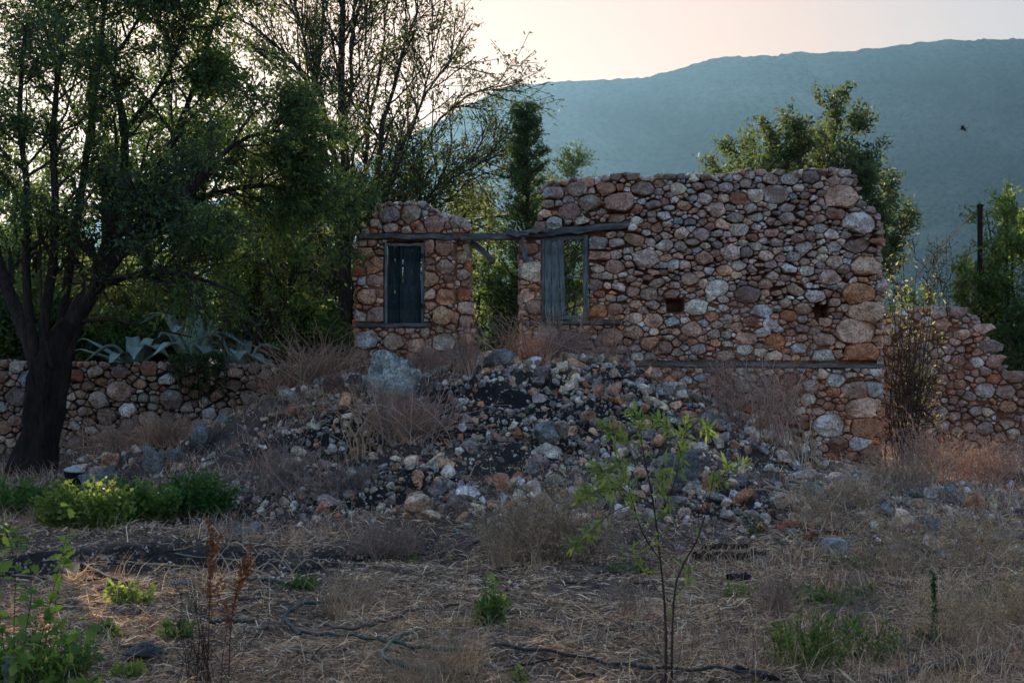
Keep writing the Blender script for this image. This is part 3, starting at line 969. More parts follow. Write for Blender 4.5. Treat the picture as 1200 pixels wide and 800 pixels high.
cand = []
N = 220000
xs = rng.uniform(-5.5, 8.5, N); ys = rng.uniform(10.8, 18.85, N)
ok = rng.random(N) < rubble_density(xs, ys)
xs = xs[ok]; ys = ys[ok]
rr = .013 + .05 * rng.random(len(xs)) ** 3.2 + .10 * (rng.random(len(xs)) > .965) * rng.random(len(xs))
o_ = np.argsort(-rr); xs, ys, rr = xs[o_], ys[o_], rr[o_]
keep = []; grid = {}
for k in range(len(xs)):
    gi, gj = int(xs[k] / .2), int(ys[k] / .2); bad = False
    for a in (-1, 0, 1):
        for b in (-1, 0, 1):
            for j in grid.get((gi + a, gj + b), ()):
                if (xs[j] - xs[k]) ** 2 + (ys[j] - ys[k]) ** 2 < ((rr[j] + rr[k]) * .80) ** 2: bad = True; break
            if bad: break
        if bad: break
    if not bad:
        keep.append(k); grid.setdefault((gi, gj), []).append(k)
    if len(keep) > 12500: break
keep = np.array(keep); xs, ys, rr = xs[keep], ys[keep], rr[keep]
zs = H(xs, ys); bn = burn(xs, ys)
small = [rock(ico(1), rng, 3, .1) for _ in range(8)]
o_ = np.argsort(-rr / ys); rest = Buf(); nrest = 0
for n_, k in enumerate(o_):
    me, v, f, cn_ = pool[rng.integers(len(pool))]
    if n_ < 280:
        o = link('rubble_stone', me, None, (xs[k], ys[k], zs[k] + rr[k] * .30), (rng.normal(0, .4), rng.normal(0, .4), rng.uniform(0, 6.28)), (rr[k] * rng.uniform(.9, 1.35), rr[k] * rng.uniform(.8, 1.1), rr[k] * rng.uniform(.75, 1.1)))
        tag(o, rub_label(xs[k], ys[k], rr[k], cn_), 'stone', 'loose rubble stones on the mound')
    else:
        if n_ % 2 and len(v) > 100: v, f = pool[1][1], pool[1][2]
        if len(v) > 100 or rr[k] < .03: v, f = small[rng.integers(8)]
        W = (v * rr[k] * rng.uniform(.8, 1.2, 3)) @ rotm(rng).T + np.array((xs[k], ys[k], zs[k] + rr[k] * .25))
        rest.add(W, None, f, rub_tint(rng, bn[k]))
o = rest.build('rubble_scree', M['rubble'], None, smooth=False); tag(o, kind='stuff')

# fine grit, pebbles and clods across the whole site
gr = Buf(); N = 16000
xs = rng.uniform(-6, 7.5, N); ys = 6.5 + 13 * rng.random(N) ** 1.3; zs = H(xs, ys)
for k in range(N):
    if rng.random() < .25 and mound(xs[k], ys[k]) < .03 and rng.random() < .4: continue
    r = rng.uniform(.008, .026) * (1 if ys[k] > 10 else .7)
    a = np.array([(1, 0, 0), (-.5, .87, 0), (-.5, -.87, 0), (0, 0, .8), (.3, .2, -.5)]) * r
    W = a @ rotm(rng).T + np.array((xs[k], ys[k], zs[k] + r * .2))
    gr.add(W, None, [(0, 1, 3), (1, 2, 3), (2, 0, 3), (1, 0, 4), (2, 1, 4), (0, 2, 4)], rub_tint(rng, burn(xs[k], ys[k])))
o = gr.build('grit', M['rubble'], None, smooth=False); tag(o, kind='stuff')


def boulder(px, py, Y, wpx, hpx, col, label, seed, flat=1, name='boulder', cuts=12, rough=.3, yd=None):
    """px, py = centre of its foot; placed on the terrain at depth Y"""
    rg = np.random.default_rng(seed)
    v, f = rock(ICO4, rg, cuts, rough, .9)
    v = v / np.abs(v).max(0)
    wd = wpx / F * Y / 2; ht = hpx / F * Y
    v = v * np.array((wd, (yd or wd * .8), ht * .62))
    x = PX(px, Y); z = float(H(x, Y))
    v[:, 2] += ht * .40
    nrm = v / np.linalg.norm(v, axis=1)[:, None]
    v += nrm * ((fbm(v[:, 0] * 3 + 3, v[:, 2] * 3 + v[:, 1] * 2, 2.2, 4, seed % 97) * .22 - np.abs(fbm(v[:, 0] * 4, v[:, 2] * 5 + v[:, 1] * 3, 2.0, 3, seed % 91)) * .16) * ht)[:, None]
    b = Buf(); b.add(v, None, f, col)
    o = b.build(name, M['stone_pale'], None, True, (x, Y, z))
    o.rotation_euler = (0, 0, rg.uniform(-.3, .3))
    return tag(o, label, 'boulder' if name == 'boulder' else 'stone')


M['stone_pale'] = stone_material('lichened_boulder', dirt=(.10, .095, .09), lichen=.7, bump=1.5)
boulder(455, 480, 16.6, 88, 70, (.50, .55, .54), 'large pale grey green lichened boulder in front of the shuttered pier', 1)
boulder(121, 556, 16.2, 54, 30, (.22, .225, .23), 'low dark grey boulder lying behind the green herbs right of the tree foot', 2)
boulder(182, 548, 16.6, 32, 34, (.25, .25, .25), 'upright grey boulder near the terrace wall, left one of a pair', 3)
boulder(205, 548, 16.4, 30, 24, (.27, .265, .26), 'rounded grey boulder in front of the terrace wall, right one of a pair', 4)
boulder(234, 535, 16.9, 26, 36, (.23, .26, .26), 'tall narrow bluish boulder at the left foot of the mound', 5)
boulder(262, 505, 17.6, 26, 22, (.30, .33, .32), 'small pale bluish boulder perched at the left end of the mound', 6)
boulder(386, 478, 17.2, 34, 28, (.26, .15, .13), 'reddish brown boulder left of the large pale one on the mound', 7)
boulder(800, 600, 13.6, 48, 44, (.30, .32, .32), 'grey boulder on the mound behind the upper leaves of the green sapling', 8)
boulder(640, 545, 14.8, 34, 30, (.34, .36, .355), 'pale stone block halfway down the middle of the mound', 9)
boulder(585, 462, 17.4, 40, 26, (.32, .32, .32), 'pale grey stone on the crest of the mound below the doorway', 10)
boulder(830, 500, 16.4, 30, 26, (.36, .37, .36), 'pale stone high on the right shoulder of the mound', 11)
boulder(955, 600, 13.6, 40, 26, (.31, .33, .33), 'pale grey rock among straw at the right foot of the mound', 12)
boulder(1040, 612, 13.6, 34, 22, (.27, .29, .30), 'bluish grey rock lying amid dry grass at the lower right', 13)
boulder(1095, 640, 13.0, 30, 22, (.22, .24, .26), 'blue grey rock half sunk in dry grass, farthest right of the rock line', 14)
boulder(1062, 622, 13.3, 26, 18, (.33, .33, .32), 'small pale rock in the dry grass beside the bluish rocks at lower right', 15)
boulder(1112, 556, 16.5, 26, 18, (.3, .32, .33), 'pale stone lying in front of the collapsed right wall', 16)
boulder(279, 624, 12.9, 22, 12, (.40, .43, .44), 'pale bluish stone on burnt ground, left of two near the green herbs', 17, name='stone')
boulder(298, 613, 13.3, 20, 12, (.44, .47, .48), 'pale bluish stone on burnt ground, right of two near the green herbs', 18, name='stone')
boulder(268, 618, 13.2, 12, 10, (.34, .15, .11), 'small rusty red stone beside two pale ones on burnt ground', 19, name='stone')
boulder(215, 703, 10.0, 34, 10, (.30, .27, .26), 'flat pinkish stone in straw in front of the burnt strip', 20, name='stone')
boulder(166, 800, 7.6, 50, 20, (.17, .17, .18), 'half buried grey stone at the bottom edge left of centre', 21, name='stone')
boulder(893, 690, 11.2, 26, 11, (.36, .33, .31), 'flat pale stone beside the charred beam', 22, name='stone')
# the squared white block
rg = np.random.default_rng(9)
v, f = ICO3; v = np.sign(v) * np.abs(v) ** .32; v = v / np.abs(v).max(0) * np.array((.093, .08, .075))
v += rg.normal(0, .0025, v.shape)
b = Buf(); b.add(v, None, f, (.52, .52, .52))
xx = PX(978, 11.6)
o = b.build('building_block', M['stone_pale'], None, True, (xx, 11.6, float(H(xx, 11.6)) + .05)); o.rotation_euler = (.1, .03, .15)
tag(o, 'squared whitish stone block standing in dry grass right of the sapling', 'block')


# ================================================================== PLANTS: growing tools
def norm(a): return a / np.maximum(np.linalg.norm(a, axis=-1, keepdims=True), 1e-9)


def tubes(B_, Pt, Rd, sides=3, col=(1, 1, 1)):
    Pt = np.asarray(Pt, float); Rd = np.asarray(Rd, float)
    if Pt.ndim == 2: Pt = Pt[None]; Rd = Rd[None]
    K, n, _ = Pt.shape
    if K == 0: return
    T = np.gradient(Pt, axis=1); T = norm(T)
    ref = np.where(np.abs(T[:, :1, 2:3]) > .9, np.array([[[1., 0, 0]]]), np.array([[[0, 0, 1.]]]))
    A = norm(np.cross(T, np.broadcast_to(ref, T.shape))); Bn = np.cross(T, A)
    an = np.arange(sides) * 2 * math.pi / sides
    V = Pt[:, :, None] + Rd[:, :, None, None] * (np.cos(an)[None, None, :, None] * A[:, :, None] + np.sin(an)[None, None, :, None] * Bn[:, :, None])
    base = (np.arange(K) * n * sides)[:, None, None]
    r = np.arange(n - 1)[None, :, None] * sides; s = np.arange(sides)[None, None, :]; s2 = (s + 1) % sides
    q = np.stack([base + r + s, base + r + s2, base + r + sides + s2, base + r + sides + s], -1).reshape(-1, 4)
    c = np.asarray(col, float)
    if c.ndim == 2: c = np.repeat(c, n * sides, axis=0)
    B_.add(V.reshape(-1, 3), q, None, c)


def resample(pts, n):
    pts = np.asarray(pts, float)
    for _ in range(2):          # Chaikin
        if len(pts) > 2:
            a = pts[:-1] * .75 + pts[1:] * .25; b = pts[:-1] * .25 + pts[1:] * .75
            pts = np.concatenate([pts[:1], np.stack([a, b], 1).reshape(-1, 3)[1:-1], pts[-1:]])
    d = np.r_[0, np.cumsum(np.linalg.norm(np.diff(pts, axis=0), axis=1))]
    t = np.linspace(0, d[-1], n)
    return np.stack([np.interp(t, d, pts[:, k]) for k in range(3)], 1)


def spawn(Pt, Rd, m, t0, t1, ang, length, n=7, wob=.12, trop=(0, 0, .05), rr=.5, rng=rng, tip=.35, lentaper=.5):
    """m children on every parent polyline"""
    K, L, _ = Pt.shape
    t = rng.uniform(t0, t1, (K, m)); f = t * (L - 1); i0 = np.minimum(f.astype(int), L - 2); w_ = (f - i0)[..., None]
    ar = np.arange(K)[:, None]
    p0 = Pt[ar, i0] * (1 - w_) + Pt[ar, i0 + 1] * w_
    T = norm(Pt[ar, i0 + 1] - Pt[ar, i0]); r0 = Rd[ar, i0] * (1 - w_[..., 0]) + Rd[ar, i0 + 1] * w_[..., 0]
    rnd = rng.normal(0, 1, T.shape); pr = norm(rnd - (rnd * T).sum(-1, keepdims=True) * T)
    a = np.radians(rng.normal(ang, ang * .25, t.shape))[..., None]
    d = norm(np.cos(a) * T + np.sin(a) * pr)
    ln = length * rng.uniform(.6, 1.25, t.shape) * (1 - lentaper * t)
    p0 = p0.reshape(-1, 3); d = d.reshape(-1, 3); ln = ln.ravel(); r0 = r0.ravel() * rr
    out_ = [p0]; p = p0
    for k in range(n - 1):
        p = p + d * (ln / (n - 1))[:, None]; out_.append(p)
        d = norm(d + rng.normal(0, wob, d.shape) + np.array(trop))
    Pn = np.stack(out_, 1)
    Rn = r0[:, None] * np.linspace(1, tip, n)[None]
    return Pn, Rn


def leaves(B_, Pt, m, L, W, rng, cols, t0=.2, t1=1, droop=.3, spread=.9, off=0.0, vary=.35):
    """small folded leaves along polylines"""
    K, n, _ = Pt.shape
    if K == 0: return
    t = rng.uniform(t0, t1, (K, m)); f = t * (n - 1); i0 = np.minimum(f.astype(int), n - 2); w_ = (f - i0)[..., None]
    ar = np.arange(K)[:, None]
    p = (Pt[ar, i0] * (1 - w_) + Pt[ar, i0 + 1] * w_).reshape(-1, 3)
    T = norm(Pt[ar, i0 + 1] - Pt[ar, i0]).reshape(-1, 3)
    N_ = len(p)
    if off: p = p + rng.normal(0, off, p.shape)
    d = norm(T * .6 + rng.normal(0, spread, p.shape) + np.array((0, 0, -droop)))
    s = norm(np.cross(d, rng.normal(0, 1, p.shape)))
    nn = np.cross(d, s)
    l = (L * rng.uniform(1 - vary, 1 + vary, N_))[:, None]; w2 = l / L * W * .5
    V = np.stack([p, p + d * l * .42 + s * w2 + nn * w2 * .3, p + d * l, p + d * l * .42 - s * w2 + nn * w2 * .3], 1)
    q = np.arange(N_ * 4).reshape(-1, 4)
    T_ = np.concatenate([q[:, [0, 1, 2]], q[:, [0, 2, 3]]])
    cols = np.asarray(cols, float)
    c = cols[rng.integers(len(cols), size=N_)] * rng.uniform(.75, 1.25, (N_, 1))
    B_.add(V.reshape(-1, 3), None, T_, np.repeat(c, 4, axis=0))


def limb(pts, Y, r0, r1, n=10, dy=None, rng=None):
    """polyline given as photo positions at depth Y (+dy along)"""
    k = len(pts); dy = dy if dy is not None else [0] * k
    p = [P3(x, y, Y + d) for (x, y), d in zip(pts, dy)]
    p = resample(p, n)
    if rng is not None: p[1:-1] += rng.normal(0, .02, (n - 2, 3))
    return p, np.linspace(r0, r1, n)


DARKG = [(.05, .09, .035), (.07, .115, .04), (.045, .085, .04), (.085, .13, .04)]
MIDG = [(.08, .13, .04), (.10, .155, .045), (.07, .115, .038), (.13, .165, .05)]
YELG = [(.14, .155, .06), (.11, .135, .055), (.18, .17, .07), (.19, .165, .065)]
OLIVE = [(.085, .095, .052), (.10, .11, .06), (.07, .08, .048)]
BLUEG = [(.04, .075, .05), (.03, .06, .045), (.05, .09, .055)]


def stack_(lst):
    return np.stack([a for a, b in lst]), np.stack([b for a, b in lst])


# ---------------------------------------------------------------- the big dark tree at the left
rng = np.random.default_rng(606)
YT = 17.6
tr = empty('spreading_tree', (PX(40, YT), YT, float(H(PX(40, YT), YT))), 'big dark spreading tree with a thick leaning trunk at the left edge', 'tree')
to = np.array(tr.location)


def put(B_, name, mat, parent, org, smooth=True, kind=None):
    for a in range(len(B_.v)): B_.v[a] = B_.v[a] - org
    o = B_.build(name, mat, parent, smooth)
    if kind: tag(o, kind=kind)
    return o


B = Buf()
tp = resample([P3(40, 556, YT), P3(42, 520, YT), P3(52, 470, YT), P3(57, 432, YT), P3(66, 405, YT), P3(84, 378, YT)], 16)
trr = np.interp(np.linspace(0, 1, 16), [0, .08, .25, .6, .8, 1], [.33, .27, .235, .235, .20, .14])
tubes(B, tp, trr, 20, (.3, .3, .33))
vv = B.v[0]; an = np.arctan2(vv[:, 1] - YT, vv[:, 0] - to[0])
vv[:, :2] += (np.stack([np.cos(an), np.sin(an)], 1) * (fbm(an * 2.2, vv[:, 2] * .9, 1.6, 3, 4) * .10)[:, None])
put(B, 'trunk', M['bark'], tr, to)
LB = [limb([(70, 425), (84, 378), (112, 338), (134, 300), (170, 268), (215, 232), (240, 205)], YT, .16, .05, dy=[0, 0, -.2, -.4, -.5, -.7, -.8]),
      limb([(84, 378), (100, 345), (128, 290), (140, 230), (150, 150), (128, 75)], YT, .14, .035, dy=[0, .1, .3, .4, .5, .6]),
      limb([(46, 440), (34, 395), (14, 355), (-6, 300), (-20, 220), (-30, 120)], YT, .13, .04, dy=[0, 0, .2, .3, .4, .5]),
      limb([(52, 435), (50, 380), (62, 320), (66, 240), (60, 150), (72, 60)], YT, .09, .03, dy=[0, -.1, -.3, -.5, -.6, -.8]),
      limb([(60, 430), (72, 380), (80, 320), (92, 250), (104, 160), (118, 60), (125, -20)], YT, .085, .025, dy=[0, .1, .2, .3, .5, .6, .7]),
      limb([(44, 436), (36, 380), (28, 320), (36, 240), (20, 140), (30, 30)], YT, .08, .025, dy=[0, -.2, -.4, -.5, -.6, -.7]),
      limb([(112, 338), (150, 322), (200, 318), (250, 330), (290, 350)], YT, .06, .015, dy=[-.2, -.5, -.8, -1, -1.1]),
      limb([(134, 300), (190, 255), (250, 225), (310, 215), (360, 225), (392, 258)], YT, .075, .015, dy=[-.4, -.2, .2, .4, .5, .6]),
      limb([(215, 232), (250, 190), (285, 160), (330, 150), (365, 170)], YT, .05, .015, dy=[-.7, -.5, -.3, 0, .2]),
      limb([(128, 290), (175, 220), (215, 140), (240, 60), (262, -10)], YT, .07, .02, dy=[.3, .5, .6, .8, .9]),
      limb([(128, 75), (160, 30), (180, -30)], YT, .03, .015, dy=[.6, .6, .6]),
      limb([(150, 150), (190, 100), (215, 40), (225, -20)], YT, .035, .015, dy=[.5, .4, .2, .2]),
      limb([(-6, 300), (-40, 240), (-70, 150), (-80, 50)], YT, .06, .02, dy=[.3, .2, 0, 0]),
      limb([(104, 160), (70, 100), (50, 20), (40, -30)], YT, .035, .015, dy=[.5, .8, 1, 1.1]),
      limb([(60, 430), (52, 400), (47, 350), (48, 290), (42, 230)], YT, .03, .012, dy=[-.2, -.4, -.5, -.55, -.6]),
      limb([(84, 378), (130, 372), (180, 385), (225, 395)], YT, .04, .01, dy=[0, -.3, -.5, -.6])]
P0, R0 = stack_(LB); R0 = R0 * .82
B = Buf(); tubes(B, P0, R0, 9, (.5, .5, .55))
P1, R1 = spawn(P0[:14], R0[:14], 21, .30, 1, 45, 1.25, 8, .16, (0, 0, .03), .5, rng)
P2, R2 = spawn(P1, R1, 10, .2, 1, 45, .66, 6, .2, (0, 0, -.04), .55, rng)
R1 = np.maximum(R1, .008); R2 = np.maximum(R2 * .8, .004)
tubes(B, P1, R1, 5, (.75, .75, .8)); tubes(B, P2, R2, 3, (.7, .7, .75))
put(B, 'branches', M['bark'], tr, to)
B = Buf()
mid = P2[:, 3]
pxs = mid[:, 0] / mid[:, 1] * F + 600; pys = HZ - (mid[:, 2] - CAMZ) / mid[:, 1] * F
low = pys > 300
thin = (pys < 110) & (rng.random(len(P2)) < .12)
A_ = P2[(~low) & (~thin)]
leaves(B, A_, 25, .068, .028, rng, DARKG + BLUEG, .1, 1, .45, .8, .05)
right_ = A_[(A_[:, 3, 0] / A_[:, 3, 1] * F + 600 > 215)]
leaves(B, right_, 9, .085, .03, rng, MIDG, .1, 1, .6, .7, .05)
leaves(B, P2[low & (pys < 375)], 9, .08, .03, rng, DARKG, .1, 1, .5, .8, .05)
leaves(B, P2[thin], 8, .08, .032, rng, DARKG, .1, 1, .4, .8, .04)
put(B, 'crown', M['leaf'], tr, to)

# ---------------------------------------------------------------- the willowy tree rising behind its right side
YM = 20.0


def weeping(px, base, top, halfw, Y, label, name, cols, seed, nst=6, nb=14, m3=8, lv=14, L=.08, W=.026, spread_top=1.0, r0=.06, droop=.5, foot=None, trop=(0, 0, -.02), sub=.7, cat='tree', rng=None):
    """general many stemmed broadleaf: stems fan from the foot to fill a crown"""
    rng = np.random.default_rng(seed)
    x0 = PX(px, Y)
    z0 = PZ(base, Y) if foot is None else foot
    tt = empty(name, (x0, Y, z0), label, cat)
    org = np.array(tt.location)
    ht = PZ(top, Y) - z0; hw = halfw / F * Y
    st = []
    for k in range(nst):
        a = (k + .5) / nst * 2 - 1 + rng.normal(0, .08)
        tx = a * hw * .85 * spread_top
        tz = ht * (1 - .35 * a * a) * rng.uniform(.82, 1.0)
        ty = rng.normal(0, hw * .35)
        p = resample([(x0 + rng.normal(0, .03), Y, z0 - .1), (x0 + tx * .25, Y + ty * .2, z0 + tz * .35), (x0 + tx * .7, Y + ty * .7, z0 + tz * .7), (x0 + tx, Y + ty, z0 + tz)], 10)
        p[1:] += rng.normal(0, .03, (9, 3)); st.append((p, np.linspace(r0, r0 * .2, 10) * rng.uniform(.7, 1.2)))
    P0, R0 = stack_(st)
    B_ = Buf(); tubes(B_, P0, R0, 7, (.8, .8, .8)); put(B_, 'trunk', M['bark'], tt, org)
    ln = hw * .75
    P1, R1 = spawn(P0, R0, nb, .18, 1, 42, ln, 7, .15, trop, .45, rng)
    P2, R2 = spawn(P1, R1, m3, .15, 1, 42, ln * sub * .75, 6, .2, (0, 0, trop[2] * 1.5), .5, rng)
    B_ = Buf(); tubes(B_, P1, np.maximum(R1, .006), 4, (.8, .8, .8)); tubes(B_, P2, np.maximum(R2, .0035), 3, (.8, .8, .8)); put(B_, 'branches', M['bark'], tt, org, kind='stuff')
    B_ = Buf(); leaves(B_, P2, lv, L, W, rng, cols, .05, 1, droop, .8, .05); leaves(B_, P1, lv, L, W, rng, cols, .3, 1, droop, .8, .05)
    put(B_, 'crown', M['leaf_soft'], tt, org)
    return tt


G0 = lambda x, y: float(H(x, y)) - .05
weeping(300, 425, 150, 105, 21.6, 'drooping bright green tree between the big dark tree and the tall twiggy tree', 'weeping_tree', MIDG + YELG[:1], 11, 7, 15, 8, 15, .085, .026, 1, .07, .8, 1.3, (0, 0, -.07))
weeping(205, 430, 110, 120, 24, 'dark leafy tree standing behind the spreading tree and the agaves', 'leafy_tree', DARKG + MIDG[:1], 12, 7, 15, 7, 12, .12, .045, 1, .08, .4, 1.4)
weeping(30, 430, 200, 120, 25, 'dark tree behind the left trunk at the picture edge', 'leafy_tree', DARKG, 13, 6, 14, 7, 13, .12, .045, 1, .08, .4, 1.4)
weeping(165, 435, 328, 60, 22.5, 'yellow green sunlit bush glowing behind the tree fork', 'shrub', YELG + MIDG, 14, 7, 12, 6, 10, .09, .035, 1, .03, .3, 1.4, cat='shrub')
weeping(345, 440, 345, 60, 22.6, 'low dark bush beside the agaves left of the twiggy tree', 'shrub', DARKG + YELG[:1], 15, 7, 12, 6, 9, .10, .04, 1, .03, .3, 1.4, cat='shrub')
weeping(80, 435, 350, 60, 22.4, 'low dark bush behind the terrace wall left of the agaves', 'shrub', DARKG, 16, 7, 12, 6, 9, .10, .045, 1, .03, .3, 1.4, cat='shrub')
weeping(-30, 440, 330, 60, 22.2, 'dark bush behind the terrace wall at the far left edge', 'shrub', DARKG + BLUEG, 17, 7, 12, 6, 9, .10, .045, 1, .03, .3, 1.4, cat='shrub')
weeping(260, 438, 330, 75, 24.2, 'mid green bush behind the agaves', 'shrub', DARKG + MIDG, 18, 7, 13, 6, 10, .10, .04, 1, .03, .3, 1.4, cat='shrub')
weeping(395, 440, 300, 75, 27, 'dark bush directly behind the stems of the twiggy tree', 'shrub', DARKG + OLIVE, 19, 7, 13, 7, 10, .11, .045, 1, .03, .3, 1.2, cat='shrub')
weeping(330, 435, 230, 95, 30, 'olive green tree far behind, between the two left trees', 'leafy_tree', OLIVE + YELG, 20, 7, 14, 7, 9, .12, .045, 1, .07, .3, 1.2)
# seen through the doorway and the window
weeping(548, 440, 206, 55, 31, 'pale yellow green tree far behind the gap right of the pier', 'leafy_tree', OLIVE + MIDG, 21, 7, 13, 7, 9, .11, .04, 1, .07, .5, .8)
weeping(592, 440, 300, 42, 24, 'dark green bush filling the doorway behind the ruin', 'shrub', DARKG + MIDG, 22, 7, 13, 7, 12, .09, .035, 1, .03, .4, .6, cat='shrub')
weeping(668, 440, 262, 45, 23.5, 'dark bush seen through the broken window', 'shrub', DARKG + MIDG, 23, 6, 13, 7, 11, .09, .035, 1, .03, .4, .6, cat='shrub')
weeping(520, 440, 262, 40, 27, 'mid green bush behind the pier and its beam', 'shrub', MIDG + YELG, 24, 6, 12, 6, 9, .09, .035, 1, .03, .4, .8, cat='shrub')

# ---------------------------------------------------------------- tall twiggy tree in the middle
rng = np.random.default_rng(707)
YC = 25.0
tw = empty('twiggy_tree', (PX(405, YC), YC, .9), 'tall sparse twiggy tree with many dark stems left of the pier', 'tree')
to = np.array(tw.location)
LB = [limb([(402, 470), (404, 380), (406, 280), (402, 200), (400, 120), (398, 50), (402, -40)], YC, .17, .06, rng=rng),
      limb([(404, 300), (402, 230), (385, 150), (368, 90), (352, 30), (340, -30)], YC, .09, .03, rng=rng),
      limb([(402, 230), (380, 140), (350, 80), (312, 38), (270, 18)], YC, .08, .02, dy=[0, -.3, -.6, -1, -1.2], rng=rng),
      limb([(400, 300), (375, 200), (365, 130), (375, 60), (380, -20)], YC, .07, .03, dy=[0, .3, .5, .7, .8], rng=rng),
      limb([(395, 330), (360, 230), (330, 160), (300, 105), (270, 85)], YC, .07, .02, dy=[0, .3, .5, .8, 1], rng=rng),
      limb([(398, 380), (360, 300), (340, 260), (335, 210)], YC, .08, .02, dy=[0, .3, .5, .8], rng=rng),
      limb([(404, 160), (410, 100), (412, 40), (416, -40)], YC, .06, .03, dy=[0, -.3, -.4, -.5], rng=rng),
      limb([(412, 420), (425, 320), (440, 220), (452, 130), (470, 60), (490, 10)], YC, .12, .02, dy=[0, -.2, -.4, -.5, -.6, -.6], rng=rng),
      limb([(414, 420), (435, 330), (465, 230), (500, 160), (545, 110), (585, 98)], YC, .10, .012, dy=[0, .2, .4, .6, .8, 1], rng=rng),
      limb([(410, 420), (418, 320), (426, 220), (432, 140), (448, 70), (450, 0)], YC, .10, .02, dy=[0, .3, .6, .8, 1, 1], rng=rng),
      limb([(416, 430), (445, 340), (480, 260), (520, 205), (560, 178), (585, 190)], YC, .08, .012, dy=[0, -.4, -.8, -1, -1.2, -1.3], rng=rng),
      limb([(420, 430), (460, 330), (490, 240), (515, 218), (545, 200), (572, 186)], YC, .075, .012, dy=[0, -.2, -.3, -.5, -.6, -.7], rng=rng),
      limb([(412, 420), (430, 300), (455, 210), (490, 130), (520, 80), (545, 40)], YC, .09, .012, dy=[0, .1, .3, .6, 1, 1.3], rng=rng),
      limb([(408, 420), (400, 320), (388, 240), (390, 160), (430, 60)], YC, .08, .015, dy=[0, -.4, -.8, -1, -1.2], rng=rng),
      limb([(398, 440), (370, 340), (345, 250), (318, 200), (290, 180)], YC, .08, .012, dy=[0, -.3, -.6, -.8, -1], rng=rng),
      limb([(418, 430), (436, 300), (470, 180), (500, 100), (510, 30)], YC, .07, .012, dy=[0, -.5, -.9, -1.1, -1.4], rng=rng),
      limb([(422, 430), (470, 330), (530, 270), (570, 250), (595, 255)], YC, .06, .012, dy=[0, .5, .9, 1.1, 1.4], rng=rng),
      limb([(395, 440), (380, 370), (350, 320), (335, 290)], YC, .06, .012, dy=[0, .5, .9, 1.1], rng=rng)]
P0, R0 = stack_(LB); R0 = R0 * .72
B = Buf(); tubes(B, P0[:1], R0[:1], 12, (.8, .8, .85)); put(B, 'trunk', M['bark'], tw, to)
B = Buf(); tubes(B, P0[1:], R0[1:], 6, (.8, .8, .85))
P1, R1 = spawn(P0, R0, 19, .28, 1, 32, 1.8, 9, .10, (0, 0, .03), .5, rng)
P2, R2 = spawn(P1, R1, 7, .25, 1, 32, .9, 7, .13, (0, 0, .02), .55, rng)
tubes(B, P1, np.maximum(R1, .011), 4, (.8, .8, .85)); tubes(B, P2, np.maximum(R2, .006), 3, (.75, .75, .8))
put(B, 'branches', M['bark'], tw, to)
B = Buf()
leaves(B, P2, 13, .075, .032, rng, [(.05, .075, .045), (.06, .09, .04), (.08, .10, .05), (.04, .06, .04)], .2, 1, .3, .9, .06)
sel = P2[(P2[:, 3, 2] < 5.0)]
leaves(B, sel, 8, .085, .036, rng, MIDG + OLIVE, .2, 1, .3, .9, .08)
put(B, 'crown', M['leaf'], tw, to)


# ---------------------------------------------------------------- conifers
def conifer(px, base, top, Y, hw, label, seed, lean=0, n1=90, cols=DARKG + BLUEG, z0=None, start=.08, dens=26, name='cypress_tree', ang=48):
    rng = np.random.default_rng(seed)
    x0 = PX(px, Y); z0 = PZ(base, Y) if z0 is None else z0
    ht = PZ(top, Y) - z0; w_ = hw / F * Y
    cn = empty(name, (x0, Y, z0), label, 'tree'); org = np.array(cn.location)
    p = resample([(x0, Y, z0 - .1), (x0 + lean * .4, Y, z0 + ht * .5), (x0 + lean, Y, z0 + ht)], 14)
    r = np.linspace(.09, .006, 14)
    B_ = Buf(); tubes(B_, p, r, 8, (.8, .7, .65)); put(B_, 'trunk', M['bark'], cn, org)
    P1, R1 = spawn(p[None], r[None], n1, start, .985, ang, w_ * 2.0, 7, .07, (0, 0, .035), .35, rng, lentaper=.88)
    P2, R2 = spawn(P1, R1, 12, .05, 1, 32, w_ * .42, 5, .1, (0, 0, .03), .5, rng, lentaper=.6)
    B_ = Buf(); tubes(B_, P1, np.maximum(R1, .004), 3, (.7, .65, .6)); put(B_, 'branches', M['bark'], cn, org)
    B_ = Buf(); leaves(B_, P2, dens, .055, .017, rng, cols, 0, 1, .0, .45, .012); leaves(B_, P1, dens, .055, .017, rng, cols, .4, 1, .0, .5, .012)
    put(B_, 'crown', M['leaf'], cn, org)
    return cn


conifer(617, 440, 122, 22.4, 44, 'slender dark cypress with a feathery pointed top behind the doorway', 38, 0.02, 300, z0=.7, dens=9, ang=58)
conifer(640, 440, 182, 23.0, 66, 'shorter feathery conifer spray leaning right above the broken wall end', 32, .45, 50, z0=.7, start=.5, dens=9)

# ---------------------------------------------------------------- tree behind the wall, upper right
rng = np.random.default_rng(808)
YR_ = 30.0
rt = empty('poplar_like_tree', (PX(960, YR_), YR_, 0), 'full green tree with pointed leaders rising behind the right end of the long wall', 'tree'); to = np.array(rt.location)
rt.name = 'leafy_tree'
tops = [(845, 190), (868, 160), (890, 172), (908, 138), (935, 130), (952, 150), (978, 95), (1000, 138), (1022, 165), (1045, 200), (1057, 245), (925, 165), (965, 140), (985, 150), (1010, 200), (1038, 235), (880, 190), (1000, 250), (850, 205)]
LB = []
for k, (x, y) in enumerate(tops):
    y += 14
    dyy = rng.normal(0, .9)
    LB.append(limb([(960, 440), (960 + (x - 960) * .35, 340), (960 + (x - 960) * .8, (y + 300) / 2 + 10), (x, y)], YR_, .13, .01, dy=[0, dyy * .3, dyy * .8, dyy], rng=rng))
P0, R0 = stack_(LB)
